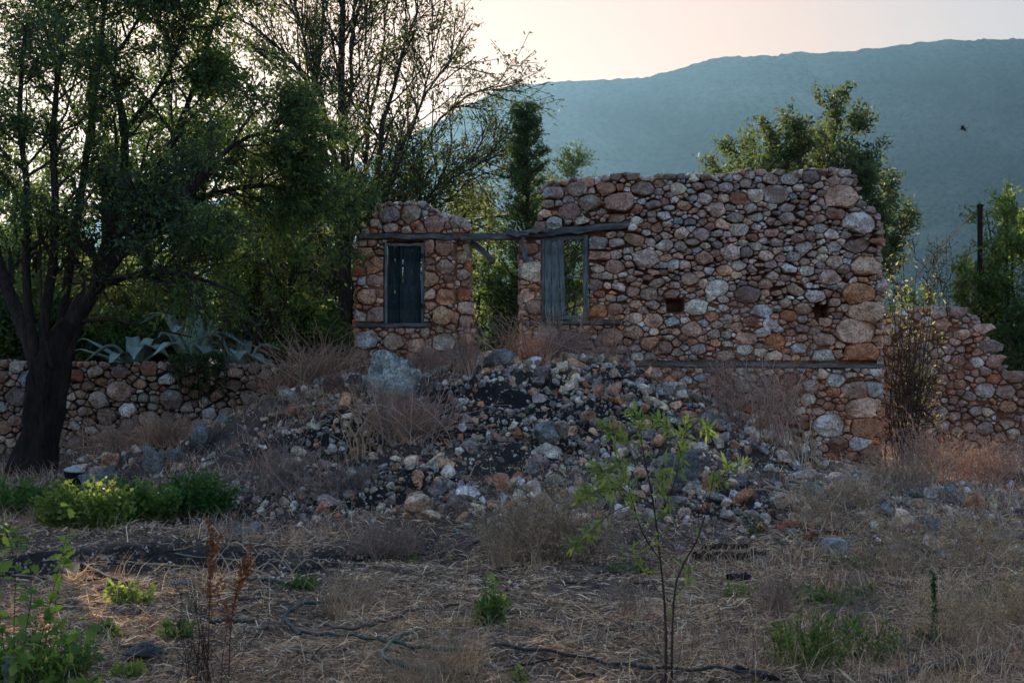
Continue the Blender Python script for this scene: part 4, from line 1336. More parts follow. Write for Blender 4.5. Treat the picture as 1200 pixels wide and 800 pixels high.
B = Buf(); tubes(B, P0[:3], R0[:3], 8); put(B, 'trunk', M['bark'], rt, to)
B = Buf(); tubes(B, P0[3:], R0[3:] * .7, 6)
P1, R1 = spawn(P0, R0, 24, .35, 1, 38, 1.05, 7, .12, (0, 0, .1), .4, rng, lentaper=.55)
P2, R2 = spawn(P1, R1, 9, .1, 1, 42, .5, 5, .15, (0, 0, .03), .5, rng)
tubes(B, P1, np.maximum(R1, .006), 3); put(B, 'branches', M['bark'], rt, to)
B = Buf(); leaves(B, P2, 12, .11, .042, rng, [(.038, .06, .032), (.052, .078, .036), (.066, .088, .04), (.032, .054, .034)], 0, 1, .1, .7, .05)
leaves(B, P1, 14, .11, .042, rng, [(.038, .06, .032), (.052, .078, .036), (.066, .088, .04)], .3, 1, .1, .7, .05)
put(B, 'crown', M['leaf_soft'], rt, to)

# ---------------------------------------------------------------- right side shrubs
weeping(1070, 560, 252, 48, 21.0, 'thin willowy shrub with pale sparse leaves against the right wall corner', 'shrub', OLIVE + [(.17, .18, .10)], 41, 12, 7, 4, 2, .075, .022, 1, .012, .4, -.1, (0, 0, .06), cat='shrub')
weeping(1110, 560, 262, 42, 24.5, 'sparse pale twiggy shrub behind the collapsed wall', 'shrub', OLIVE + [(.17, .18, .10)], 42, 9, 7, 4, 3, .09, .026, 1, .012, .4, -.1, (0, 0, .06), cat='shrub')
weeping(1190, 560, 205, 78, 25.5, 'dense green bush above the collapsed wall at the right edge', 'shrub', MIDG + DARKG, 43, 9, 16, 8, 14, .10, .038, 1, .05, .3, -.1, (0, 0, .02), cat='shrub')
weeping(1215, 560, 330, 60, 24.2, 'dark lower bush behind the stepped end of the collapsed wall', 'shrub', DARKG + BLUEG, 44, 7, 14, 7, 13, .10, .038, 1, .04, .3, -.1, (0, 0, .02), cat='shrub')
weeping(1140, 560, 300, 34, 26.5, 'light green bush beside the wooden pole', 'shrub', MIDG + YELG, 45, 6, 12, 6, 9, .10, .036, 1, .04, .3, -.1, (0, 0, .03), cat='shrub')
# low distant greenery beyond the walls
for k, (a, tp_, hw_, dd) in enumerate([(480, 380, 60, 34), (1075, 345, 55, 42), (1010, 350, 60, 40), (700, 330, 90, 38)]):
    weeping(a, 425, tp_, hw_, dd, ['hazy low bush far behind the pier', 'low distant bush under the hazy slope right of the long wall', 'distant bush behind the right end of the long wall', 'distant bush behind the broken window wall'][k], 'shrub', OLIVE + DARKG, 60 + k, 7, 11, 6, 9, .14, .06, 1, .04, .3, -.1, cat='shrub')

# pole
B = Buf(); tubes(B, resample([P3(1149, 560, 25), P3(1148.5, 242, 25)], 8), np.full(8, .045), 10, (.35, .33, .33))
pl = empty('wooden_pole', P3(1149, 545, 25), 'dark slim wooden pole rising from the bushes at the right', 'pole')
put(B, 'shaft', M['bark'], pl, np.array(pl.location))
B = Buf(); tubes(B, resample([P3(1148.5, 242, 25), P3(1148.5, 239.5, 25)], 3), np.array([.055, .055, .045]), 10, (.35, .33, .33))
put(B, 'cap', M['bark'], pl, np.array(pl.location))
# slanting bare pole
B = Buf(); a_ = np.array(P3(1068, 330, 23.6)); b_ = np.array(P3(1140, 250, 23.6)); tubes(B, resample([a_, (a_ + b_) / 2 + (0, 0, .03), b_], 8), np.linspace(.022, .012, 8), 6, (4.5, 4.2, 3.8))
o = B.build('bare_branch', M['bark'], None); tag(o, 'long pale slanting bare branch in front of the hazy slope at right', 'branch')

for k, (a, b_, tp_, hw_, dd, lab) in enumerate([(130, 440, 300, 80, 26.5, 'yellow green tree far behind the big trunk fork'), (-20, 440, 300, 80, 27, 'bushy dark tree filling the far left background'), (55, 440, 330, 60, 23.6, 'sunlit bush between the trunk and the left edge'), (455, 440, 320, 45, 29, 'bush behind the left side of the pier')]):
    weeping(a, b_, tp_, hw_, dd, lab, 'shrub', [YELG + MIDG, DARKG, MIDG + YELG, OLIVE + DARKG][k], 80 + k, 7, 14, 7, 11, .11, .045, 1, .04, .3, 1.2, cat='shrub')

for k, (a, tp_, hw_) in enumerate([(0, 378, 60), (60, 372, 50), (125, 384, 55), (185, 380, 50), (330, 372, 60), (375, 380, 40)]):
    weeping(a, 428, tp_, hw_, 22.0 + .12 * k, ['low leafy bush right behind the terrace wall at the left edge', 'low leafy bush behind the big trunk and terrace wall', 'low leafy bush behind the leftmost agave', 'low leafy bush between the left and middle agaves', 'low leafy bush just right of the agaves', 'low leafy bush beside the foot of the twiggy tree'][k], 'shrub', [DARKG, DARKG + MIDG[:1]][k % 2], 120 + k, 7, 10, 6, 9, .085, .04, 1, .02, .3, 1.4, cat='shrub', trop=(0, 0, .0))
for k, (a, tp_, hw_, dd, cols_) in enumerate([(1310, 290, 80, 27, MIDG + DARKG), (1400, 330, 90, 31, DARKG), (1500, 300, 90, 29, MIDG), (1620, 320, 110, 33, DARKG + OLIVE), (-150, 250, 120, 26, DARKG), (-290, 280, 120, 27, MIDG)]):
    weeping(a, 440, tp_, hw_, dd, ['bushy green tree just beyond the right edge of the view', 'dark bush further right beyond the collapsed wall', 'mid green bush well right of the collapsed wall', 'dark bush farthest right of the ruin', 'dark bushy tree left of the big trunk, outside the view', 'green bushy tree farthest left on the terrace'][k], 'shrub', cols_, 140 + k, 7, 12, 6, 10, .11, .045, 1, .04, .3, -.1 if a > 0 else 1.3, cat='shrub')
# ================================================================== GROUND FINDING
def gp(px, py, up=0.0):
    """the point of the terrain seen at a photo position"""
    dx = (px - 600) / F; dz = -(py - HZ) / F
    ys_ = np.linspace(5, 24, 1600)
    d = (CAMZ + dz * ys_) - H(dx * ys_, ys_)
    k = np.argmax(d < 0) if (d < 0).any() else len(ys_) - 1
    y = ys_[k]; return np.array((dx * y, y, float(H(dx * y, y)) + up))


from mathutils import Matrix


def leaf_mesh(name, prof, cup, bend, mat, col, fold=.25, n=None):
    """one leaf lying along +x, tip at x = 1: prof = [(t, halfwidth)], real ribbon with a midrib fold"""
    V = []; Q = []
    for k, (t_, hw_) in enumerate(prof):
        z = -bend * t_ ** 2
        V += [(t_, hw_, z + hw_ * fold), (t_, 0, z), (t_, -hw_, z + hw_ * fold)]
    for k in range(len(prof) - 1):
        a = k * 3
        Q += [(a, a + 1, a + 4, a + 3), (a + 1, a + 2, a + 5, a + 4)]
    b = Buf(); b.add(V, Q, None, col)
    return b.mesh(name, mat)


def place_leaf(mesh, parent, pos, d, L, rng, roll=None):
    d = Vector(d).normalized()
    q = d.to_track_quat('X', 'Z')
    o = link('leaf', mesh, parent, pos)
    m_ = q.to_matrix() @ Matrix.Rotation(rng.normal(0, .6) if roll is None else roll, 3, 'X')
    o.rotation_euler = m_.to_euler(); o.scale = (L, L, L)
    return o


# ================================================================== AGAVES on the terrace
def agave(px, Y, seed, specs, label, scale=1.12):
    """specs: (azimuth deg: 0 = right, 90 = away, -90 = towards us; start elevation deg; length m; bend point 0-1; width m)"""
    rng = np.random.default_rng(seed)
    x = PX(px, Y); z = float(H(x, Y)) - .02
    ag = empty('agave', (x, Y, z), label, 'agave', 'agaves on the terrace')
    for az, el, L, bp_, wd in specs:
        wd *= 1.22; az = math.radians(az + rng.normal(0, 3)); e = math.radians(el); L *= scale
        n = 14; p = np.zeros((n, 3)); d_h = np.array((math.cos(az), math.sin(az), 0)); cur = np.array((0, 0, .05)) + d_h * .06
        sd = np.cross(d_h, (0, 0, 1.)); P_ = [cur.copy()]; E = [e]
        for k in range(1, n):
            t_ = k / (n - 1)
            rate = .04 if t_ < bp_ else 2.6 * math.exp(-((t_ - bp_ - .1) / .13) ** 2)
            e -= rate * (1.0 / (n - 1)) * 9.0 * .32
            e = max(e, math.radians(-92))
            cur = cur + (d_h * math.cos(e) + np.array((0, 0, 1.)) * math.sin(e)) * L / (n - 1)
            P_.append(cur.copy()); E.append(e)
        V = []; Q = []
        for k in range(n):
            t_ = k / (n - 1)
            hw_ = wd / 2 * (.72 + .45 * math.sin(math.pi * min(t_ * 1.1 + .1, 1))) * min(1, (1 - t_) * 3.0 + .04)
            nn = -d_h * math.sin(E[k]) + np.array((0, 0, 1.)) * math.cos(E[k])
            for s_ in (-1, -.5, 0, .5, 1):
                V.append(P_[k] + sd * hw_ * s_ + nn * (hw_ * .32 * s_ * s_) + rng.normal(0, .002, 3))
            for s_ in (.8, 0, -.8): V.append(P_[k] + sd * hw_ * s_ - nn * (.022 * (1 - t_) + .003 - hw_ * .2 * s_ * s_))
        m_ = 8
        for k in range(n - 1):
            for j in range(m_):
                a = k * m_ + j; b = k * m_ + (j + 1) % m_
                Q.append((a, b, b + m_, a + m_))
        b = Buf(); b.add(V, Q, None, np.array((.19, .28, .26)) * rng.uniform(.75, 1.2))
        link('leaf', b.mesh('leaf', M['agave']), ag)


agave(160, 21.3, 1, [(180, 22, .95, .8, .10), (200, 52, .85, .42, .19), (-80, 60, .7, .45, .2), (-30, 62, .75, .42, .2), (10, 45, .6, .5, .18), (120, 60, .8, .6, .16), (-120, 40, .6, .5, .17), (60, 66, .8, .5, .17), (165, 30, 1.0, .9, .09)],
      'blue green agave with a hooked leaf hanging over the terrace wall, left of three')
agave(228, 21.3, 2, [(170, 70, 1.25, .6, .20), (100, 84, 1.3, .7, .2), (-100, 72, .95, .6, .22), (20, 76, 1.2, .55, .19), (-20, 62, 1.05, .5, .2), (-60, 60, .8, .45, .2), (150, 55, 1.0, .6, .2), (205, 66, 1.1, .72, .2), (50, 66, 1.1, .6, .17), (5, 50, .95, .6, .18), (-140, 55, .8, .5, .2)],
      'tallest blue green agave with broad upright blades, middle of three on the terrace')
agave(281, 21.0, 3, [(178, 70, 1.0, .5, .17), (150, 62, .85, .5, .2), (-80, 66, .7, .42, .2), (-40, 58, .65, .4, .19), (0, 62, .95, .42, .13), (-10, 35, .55, .6, .16), (80, 66, .9, .5, .17), (200, 50, .75, .5, .18)],
      'agave with folded over leaf tips at the right end of the terrace wall')

# ================================================================== SOFT GREEN HERBS
HG = [(.09, .135, .04), (.115, .165, .045), (.075, .115, .04), (.14, .19, .055)]
HD = [(.04, .10, .03), (.05, .12, .035), (.035, .085, .03)]


def herb(px, py, wpx, hpx, label, cols, seed, K=110, L=.045, W=.034, name='green_herb', lv=16, grp=None, cat='herb', Y=None, droop=0.05):
    rng = np.random.default_rng(seed)
    c = gp(px, py) if Y is None else np.array((PX(px, Y), Y, float(H(PX(px, Y), Y))))
    s_ = c[1] / F; w_ = wpx * s_; h_ = hpx * s_
    o = empty(name, c, label, cat, grp)
    ang = rng.uniform(0, 6.283, K); rad = np.sqrt(rng.random(K)) * w_ * .34
    bx = np.cos(ang) * rad; by = np.sin(ang) * rad * .8
    hh = h_ * rng.uniform(.45, 1.0, K) * (1 - .5 * (rad / (w_ * .4)) ** 2)
    n = 6; t_ = np.linspace(0, 1, n)
    lean = np.stack([np.cos(ang), np.sin(ang)], 1) * (w_ * .16 * rng.uniform(.2, 1.3, K))[:, None]
    Pn = np.zeros((K, n, 3))
    Pn[:, :, 0] = bx[:, None] + lean[:, :1] * t_ ** 1.5; Pn[:, :, 1] = by[:, None] + lean[:, 1:] * t_ ** 1.5; Pn[:, :, 2] = hh[:, None] * t_ - .02
    Pn[:, 1:] += rng.normal(0, .012, (K, n - 1, 3))
    B_ = Buf(); tubes(B_, Pn, np.broadcast_to(np.linspace(.004, .0015, n), (K, n)), 3, (.07, .12, .04)); B_.build('stems', M['leaf'], o)
    B_ = Buf(); leaves(B_, Pn, lv, L, W, rng, cols, .15, 1, droop, 1.0, .012); B_.build('leaves', M['leaf_soft'], o)
    return o


herb(22, 604, 95, 52, 'dark green leafy herb clump at the left edge below the big trunk', HD + HG[:1], 1, 150)
herb(100, 618, 120, 66, 'brightest sunlit green herb patch right of the big trunk', HG, 2, 240, lv=18)
herb(150, 612, 50, 62, 'dark broad leaved sprig standing in the bright herb patch', HD + HG[2:3], 3, 50, .06, .05, lv=16)
herb(178, 608, 80, 50, 'mid green herb patch between the bright one and the dark one', HG[:3] + HD[:2], 4, 150)
herb(232, 602, 90, 58, 'dark green herb clump at the right end of the green patch', HD + [(.06, .14, .04)], 5, 190)
herb(62, 600, 80, 40, 'small mid green herbs beside the trunk foot', HG[2:3] + HD, 6, 110)
herb(150, 706, 60, 34, 'small bright green weed with rounded leaves in straw at lower left', HG, 7, 22, .05, .03, lv=12)
herb(122, 748, 40, 26, 'small green weed in straw left of the rusty dock stalk', HG[:3], 8, 14, .045, .03, lv=10)
herb(205, 748, 40, 40, 'grey green twiggy weed near the rusty dock stalk', HG + HD, 9, 14, .04, .024, lv=12)
herb(150, 795, 50, 26, 'low bright weed beside the half buried grey stone', HG, 10, 18, .04, .026, lv=12)
herb(574, 732, 34, 62, 'narrow upright green weed standing alone in straw at centre', HG[:3] + HD, 11, 14, .055, .018, lv=26, droop=-.2)
herb(605, 798, 26, 16, 'tiny green weed at the bottom edge left of the sapling', HG, 12, 10, .03, .018, lv=9)
herb(352, 690, 40, 24, 'low dark green weed behind the garden hose', HD + HG[:1], 13, 20, .04, .03, lv=10)
herb(948, 796, 130, 104, 'loose green bush with small pale leaves at the bottom right', HG[:3] + YELG[:2] + HD[:1], 14, 46, .030, .014, lv=34, Y=7.6, cat='bush', name='green_bush', droop=-.1)
herb(1020, 775, 90, 70, 'sparse green weed tuft in dry grass right of the green bush', HG[:3] + HD, 15, 26, .028, .013, lv=22)
herb(975, 700, 130, 22, 'low green weeds along the foot of the rocks at right', HD + HG[:2], 16, 60, .03, .014, lv=12)
herb(1000, 668, 70, 30, 'thin green stems among straw behind the white block', HD + OLIVE, 17, 30, .03, .014, lv=10)
herb(1092, 755, 34, 20, 'flat rosette of grey green leaves at the foot of the mullein stalk', BLUEG + HD, 18, 14, .08, .028, lv=6)
herb(865, 700, 40, 26, 'small weed beside the flat pale stone', HG[:3], 19, 12, .035, .014, lv=14)
herb(735, 672, 60, 26, 'small green tuft at the sapling foot, behind its stems', HG[:3] + OLIVE, 20, 20, .04, .014, lv=12)
herb(885, 625, 26, 30, 'small pale green plant in rubble above the charred beam', OLIVE + HG[:1], 21, 10, .03, .014, lv=14)
herb(1165, 700, 60, 24, 'faint green weeds in straw at the right edge', OLIVE + HD, 22, 20, .03, .012, lv=10)
herb(480, 660, 30, 14, 'tiny green seedling on the burnt ground at centre left', HD + HG[:1], 23, 8, .03, .02, lv=8)
# greenery spilling over the terrace wall and trailing by the agaves
rng = np.random.default_rng(71)
o = empty('trailing_creeper', (PX(235, 20.35), 20.35, 1.5), 'dark green creeper trailing over the terrace wall below the agaves', 'creeper')
K = 60; n = 7; xs = PX(rng.uniform(195, 262, K), 20.4); Pn = np.zeros((K, n, 3))
for k in range(n):
    t_ = k / (n - 1)
    Pn[:, k] = np.stack([xs + rng.normal(0, .03, K) + .05 * t_, 20.62 - .2 * min(1, t_ * 2.5) + rng.normal(0, .01, K), 1.60 + .12 * math.sin(t_ * 3) - t_ ** 1.6 * rng.uniform(.1, .75, K)], 1)
B = Buf(); tubes(B, Pn, np.full((K, n), .004), 3, (.8, .8, .7)); put(B, 'stems', M['bark'], o, np.array(o.location))
B = Buf(); leaves(B, Pn, 14, .055, .032, rng, HD + DARKG, 0, 1, .4, 1, .02); put(B, 'leaves', M['leaf'], o, np.array(o.location))

# ================================================================== DRY SCRUB
BRN = [(.42, .31, .27), (.31, .23, .205), (.52, .41, .35), (.22, .17, .155)]
TAN = [(.34, .26, .18), (.42, .33, .23), (.27, .20, .14), (.48, .40, .30)]
RED = [(.44, .29, .24), (.34, .22, .18), (.52, .37, .30)]


def scrub(px, py, wpx, hpx, label, cols, seed, K=60, kids=7, r=.0028, name='dry_shrub', Y=None, lean=0.0, seeds=0, scol=TAN, cat='shrub', up=.5, curve=.10, kid2=0, grp=None):
    rng = np.random.default_rng(seed + 900)
    c = gp(px, py) if Y is None else np.array((PX(px, Y), Y, float(H(PX(px, Y), Y))))
    s_ = c[1] / F; w_ = wpx * s_; h_ = hpx * s_
    o = empty(name, c, label, cat, grp)
    az = rng.uniform(0, 6.283, K); el = np.abs(rng.normal(0, 1, K)); tilt = np.arctan2(w_ * .5 * np.clip(el * .95, 0, 1.9), h_)
    d = np.stack([np.cos(az) * np.sin(tilt) + lean, np.sin(az) * np.sin(tilt) * .8, np.cos(tilt)], 1); d = norm(d)
    ln = (h_ / np.maximum(np.cos(tilt), .5)) * rng.uniform(.5, 1.1, K)
    n = 8; p = np.stack([rng.normal(0, w_ * .15, K), rng.normal(0, w_ * .12, K), np.full(K, -.02)], 1); L_ = [p]
    for k in range(n - 1):
        p = p + d * (ln / (n - 1))[:, None]; L_.append(p); d = norm(d + rng.normal(0, curve * 1.5, d.shape) + np.array((0, 0, -.05)))
    P0 = np.stack(L_, 1); s0 = max(1.0, c[1] / 11.0) 
    R0 = np.broadcast_to(np.linspace(r * 1.5, r * .6, n), (K, n)) * s0
    cc = np.array(cols)
    B_ = Buf(); tubes(B_, P0, R0, 3, cc[rng.integers(len(cols), size=K)]); B_.build('stems', M['straw'], o)
    P1, R1 = spawn(P0, R0, kids, .15, .95, 42, h_ * .45, 5, .22, (0, 0, .0), .6, rng, tip=.5)
    B_ = Buf(); tubes(B_, P1, R1, 3, cc[rng.integers(len(cols), size=len(P1))])
    last = P1
    if kid2:
        P2, R2 = spawn(P1, R1, kid2, .2, 1, 45, h_ * .2, 4, .22, (0, 0, .0), .7, rng, tip=.6)
        tubes(B_, P2, R2, 3, cc[rng.integers(len(cols), size=len(P2))]); last = P2
    tag(B_.build('twigs', M['straw'], o), kind='stuff')
    if seeds:
        B_ = Buf(); leaves(B_, last, seeds, .020 * s0, .006 * s0, rng, scol, .5, 1, .2, .7, .008); tag(B_.build('seed_heads', M['straw'], o), kind='stuff')
    return o


scrub(480, 560, 130, 74, 'wide dry brown twiggy shrub with pale lower stems on the left of the mound', BRN + RED, 1, 90, 8, .0028, kid2=2, Y=15.2)
scrub(425, 560, 70, 105, 'few tall pale bare stems left of the wide brown shrub', TAN[:3], 2, 12, 3, .004, name='dry_stalks', Y=15.0)
scrub(455, 652, 130, 48, 'low rounded straw coloured shrub on dark ground at centre left', BRN + TAN[2:3], 3, 150, 7, .002, kid2=1)
scrub(655, 440, 130, 62, 'brown twiggy scrub against the wall below the broken window', BRN + RED, 4, 75, 7, .0026, kid2=2, Y=18.4)
scrub(715, 442, 70, 48, 'brown twiggy scrub at the left end of the long tie beam', BRN + RED, 5, 45, 7, .0026, kid2=2, Y=18.3)
scrub(645, 664, 175, 108, 'large olive and straw coloured weedy shrub just left of the sapling', OLIVE[:2] + TAN[:3] + BRN[:2], 6, 150, 7, .0018, seeds=6, kid2=1, Y=11.4)
scrub(590, 672, 60, 90, 'straw grass clump with seed heads at the left side of the olive shrub', TAN, 7, 60, 3, .0016, seeds=6, name='dry_grass_tuft', cat='grass tuft', Y=11.2)
scrub(860, 545, 130, 95, 'brown twiggy shrub against the lower part of the long wall', BRN + RED, 8, 40, 7, .0026, kid2=2, Y=17.4)
scrub(905, 565, 110, 105, 'taller reddish brown scrub near the lower right of the long wall', BRN + RED, 9, 34, 7, .0026, kid2=2, Y=16.9)
scrub(932, 558, 36, 62, 'small fan of bone white bare stems in front of the wall corner', TAN[1:2] + [(.5, .46, .4)], 10, 9, 2, .0045, name='dry_stalks', Y=16.2)
scrub(948, 560, 30, 120, 'two or three tall yellow straw stalks in front of the wall corner', TAN[:2], 11, 5, 3, .003, name='dry_stalks', Y=16.5, curve=.05)
scrub(1060, 565, 60, 175, 'dark dense twiggy shrub filling the gap beside the wall corner', [(.05, .045, .04), (.035, .03, .03), (.07, .06, .05)], 12, 34, 8, .0032, kid2=3, Y=20.6, curve=.07)
scrub(1090, 572, 110, 75, 'rusty brown dead weeds in front of the collapsed wall', BRN + RED + TAN[2:3], 13, 60, 6, .0024, kid2=1, seeds=3, Y=18.2)
scrub(1160, 585, 130, 55, 'brown dead brush at the foot of the collapsed wall on the right', BRN + RED, 14, 80, 6, .0024, kid2=1, seeds=2, Y=18.0)
scrub(1065, 590, 110, 60, 'straw coloured tall weeds leaning left at the foot of the wall corner', TAN[:3] + BRN, 15, 70, 5, .002, kid2=1, seeds=5, Y=15.8, lean=-.15)
scrub(370, 478, 130, 66, 'tall dry brown grass on the left shoulder of the mound', RED + TAN[2:3] + BRN, 16, 190, 3, .0022, name='dry_grass_tuft', cat='grass tuft', Y=18.4, lean=.2)
scrub(400, 440, 90, 60, 'pale dry grass stalks left of the pier foot', TAN + BRN, 17, 60, 4, .0024, name='dry_grass_tuft', cat='grass tuft', Y=18.8, lean=.25)
scrub(330, 480, 80, 50, 'reddish dry grass at the right end of the terrace wall', RED + TAN[2:3], 18, 110, 3, .0022, name='dry_grass_tuft', cat='grass tuft', Y=18.6)
scrub(140, 530, 150, 46, 'sparse brown grass in front of the terrace wall', BRN + RED, 19, 170, 3, .0022, name='dry_grass_tuft', cat='grass tuft', Y=18.6, seeds=1)
scrub(195, 530, 80, 40, 'low reddish straw heap beside the pair of grey boulders', RED + TAN[2:3], 20, 190, 3, .0022, name='dry_grass_tuft', cat='grass tuft', Y=18.0)
scrub(545, 470, 50, 70, 'thin dark upright twigs on the mound below the pier', BRN, 21, 40, 5, .0024, Y=17.2)
scrub(595, 440, 46, 60, 'arching pale dry stems in the open doorway', TAN[:3], 22, 26, 4, .003, Y=18.6, name='dry_stalks')
scrub(500, 440, 110, 40, 'brown scrub along the foot of the pier', BRN + RED, 23, 120, 6, .0024, kid2=1, Y=18.5)
scrub(320, 600, 110, 80, 'grey dead stems leaning over the burnt slope at left', [(.25, .22, .2), (.18, .155, .14)] + BRN[:1], 24, 50, 6, .0028, Y=14.6, kid2=1)
scrub(405, 585, 150, 50, 'tangle of grey dead brush below the wide brown shrub', [(.25, .22, .2), (.18, .155, .14)] + BRN[:1], 25, 90, 6, .0026, Y=14.2, kid2=1)
scrub(400, 720, 90, 60, 'pale fan of dry blades beside the garden hose', TAN, 26, 70, 1, .0022, name='dry_grass_tuft', cat='grass tuft', curve=.14)
scrub(420, 706, 60, 42, 'smaller pale fan of dry blades behind the garden hose', TAN, 27, 50, 1, .0022, name='dry_grass_tuft', cat='grass tuft', curve=.14)
scrub(535, 812, 130, 80, 'large pale dry grass tuft at the bottom edge left of centre', TAN, 28, 150, 1, .0012, name='dry_grass_tuft', cat='grass tuft', Y=7.1, curve=.10)
scrub(490, 830, 90, 60, 'pale dry grass tuft cut by the bottom edge beside the hose', TAN, 29, 90, 1, .0012, name='dry_grass_tuft', cat='grass tuft', Y=6.9, curve=.10)
scrub(1000, 745, 80, 75, 'grey leafless twigs leaning right behind the green bush', [(.28, .24, .2), (.2, .17, .14)], 30, 26, 4, .002, curve=.07, lean=.2)
scrub(912, 716, 60, 60, 'small straw tuft left of the green bush', TAN[:3] + BRN, 31, 90, 2, .0016, name='dry_grass_tuft', cat='grass tuft')
scrub(1060, 700, 150, 80, 'wild oat clump with pale seed heads in front of the rocks', TAN, 32, 110, 3, .0012, seeds=7, name='wild_oats', cat='grass tuft', Y=10.6)
scrub(1150, 690, 150, 90, 'wild oat clump with pale seed heads near the right edge', TAN, 33, 110, 3, .0012, seeds=7, name='wild_oats', cat='grass tuft', Y=11.0)
scrub(960, 660, 110, 66, 'wild oats behind and left of the white block', TAN, 34, 90, 3, .0012, seeds=7, name='wild_oats', cat='grass tuft', Y=12.6)
scrub(1120, 770, 140, 90, 'nearest wild oat clump above the black sheeting', TAN, 35, 100, 3, .0010, seeds=6, name='wild_oats', cat='grass tuft', Y=8.2)
scrub(1200, 760, 120, 90, 'wild oats cut by the right edge of the view', TAN + BRN, 36, 100, 3, .0010, seeds=6, name='wild_oats', cat='grass tuft', Y=8.6)
scrub(240, 815, 110, 110, 'dark bare twiggy weed at the bottom edge around the rusty dock', [(.05, .035, .03), (.09, .05, .04)], 37, 26, 5, .0016, Y=7.0, curve=.06)
scrub(740, 705, 80, 70, 'thin tan twigs around the lower sapling stems', TAN[2:3] + BRN, 38, 26, 5, .0014, Y=8.8, curve=.07)
scrub(820, 560, 60, 50, 'grey twigs among rubble behind the sapling top', [(.2, .17, .15)], 39, 30, 4, .0026, Y=15.5)
scrub(1005, 610, 90, 40, 'dry straw brush between the rocks right of the wall corner', TAN[:3] + BRN, 40, 100, 4, .002, seeds=3, Y=14.2)

# ================================================================== RUSTY DOCK STALKS
RUST = [(.24, .095, .045), (.30, .13, .06), (.18, .07, .04)]
for (px, base, top, Y, k, lab) in ((243, 815, 640, 7.1, 1, 'tall rust brown dried dock stalk with curled seed clusters at lower left'), (268, 812, 672, 7.2, 2, 'shorter rust brown dried stalk leaning right beside the tall one')):
    rng = np.random.default_rng(k + 40)
    c = np.array((PX(px, Y), Y, float(H(PX(px, Y), Y))))
    o = empty('dock_stalk', c, lab, 'dry plant', 'rust brown dock stalks')
    ht = (base - top) / F * Y
    st = resample([(0, 0, 0), (.01, 0, ht * .5), (.015 + .04 * (k - 1), .01, ht * .85), (.03 + .08 * (k - 1), .02, ht)], 12)
    B = Buf(); tubes(B, st, np.linspace(.004, .0015, 12), 5, (.13, .06, .04))
    P1, R1 = spawn(st[None], np.full((1, 12), .003), 9, .3, .97, 26, ht * .28, 6, .1, (0, 0, .08), .5, rng)
    tubes(B, P1, R1, 3, (.15, .07, .045)); B.build('stem', M['straw'], o)
    B = Buf(); leaves(B, P1, 46, .014, .012, rng, RUST, .25, 1, .3, 1, .006); leaves(B, st[None], 160, .015, .012, rng, RUST, .5, 1, .3, 1, .007); B.build('seed_clusters', M['straw'], o)

# mullein like stalk
rng = np.random.default_rng(77)
c = gp(1095, 752); o = empty('mullein', c, 'dark green upright spike standing in dry grass at lower right', 'plant')
ht = 80 / F * c[1]; st = resample([(0, 0, 0), (.0, 0, ht * .5), (-.01, 0, ht)], 10)
B = Buf(); tubes(B, st, np.linspace(.007, .003, 10), 6, (.05, .08, .05)); B.build('stem', M['leaf'], o)
B = Buf(); leaves(B, st[None], 260, .03, .014, rng, BLUEG + HD, .1, 1, -.4, .8, .004); B.build('leaves', M['leaf'], o)

# ================================================================== THE GREEN SAPLING
rng = np.random.default_rng(88)
YS = 7.15
lance = [(0, .004), (.12, .035), (.35, .10), (.6, .09), (.85, .04), (1, .002)]
LM = [leaf_mesh('leaf', lance, 0, bnd, M['leaf_soft'], col) for bnd, col in ((.05, (.11, .16, .055)), (.22, (.135, .185, .06)), (.12, (.10, .165, .05)), (.32, (.17, .21, .07)), (.18, (.12, .18, .055)))]
sx = PX(784, YS); sz = float(H(sx, YS))
sap = empty('sapling', (sx, YS, sz), 'slender young sapling with bright green narrow leaves in the foreground', 'sapling')
so = np.array(sap.location)
SB = [([(779, 835), (781, 760), (779, 700), (773, 650), (768, 600), (757, 545), (748, 500)], .0085, .002, 0),
      ([(788, 835), (787, 770), (789, 700), (795, 668), (815, 640), (828, 600), (836, 560)], .0078, .002, .05),
      ([(773, 655), (752, 625), (742, 590), (734, 560), (722, 535)], .004, .0015, -.08),
      ([(770, 610), (790, 570), (798, 530), (806, 495)], .0035, .0013, .06),
      ([(766, 590), (735, 575), (705, 570), (680, 585)], .003, .0012, -.12),
      ([(758, 550), (738, 520), (715, 502), (706, 498)], .0028, .0012, .08),
      ([(752, 515), (750, 495), (745, 482)], .002, .001, 0),
      ([(815, 640), (790, 615), (775, 580), (778, 540)], .0028, .0012, -.06),
      ([(742, 590), (715, 600), (690, 625), (672, 640)], .0026, .001, .1),
      ([(798, 530), (788, 505), (772, 492)], .002, .001, .03),
      ([(806, 510), (820, 500), (832, 505)], .002, .001, .05),
      ([(828, 600), (842, 570), (852, 548)], .002, .001, .0),
      ([(789, 700), (800, 690), (808, 670)], .002, .001, .1),
      ([(779, 705), (755, 665), (738, 640)], .002, .001, -.1),
      ([(836, 565), (858, 548), (875, 542)], .002, .001, .0),
      ([(745, 600), (725, 575), (700, 545)], .002, .001, -.15),
      ([(790, 800), (800, 750), (808, 720)], .002, .0008, -.05),
      ([(781, 790), (765, 740), (755, 700)], .002, .0008, .05)]
B = Buf(); tips = []
for k, (pts, r0, r1, dyy) in enumerate(SB):
    p, r = limb(pts, YS, r0, r1, 12, dy=list(np.linspace(0, dyy, len(pts))))
    tubes(B, p, r, 8 if k < 2 else 5, (.9, .7, .6)); tips.append(p)
put(B, 'stems', M['bark'], sap, so)
nl = 0
wts = [30, 12, 26, 26, 26, 22, 14, 24, 22, 14, 12, 16, 7, 10, 9, 18, 0, 0]
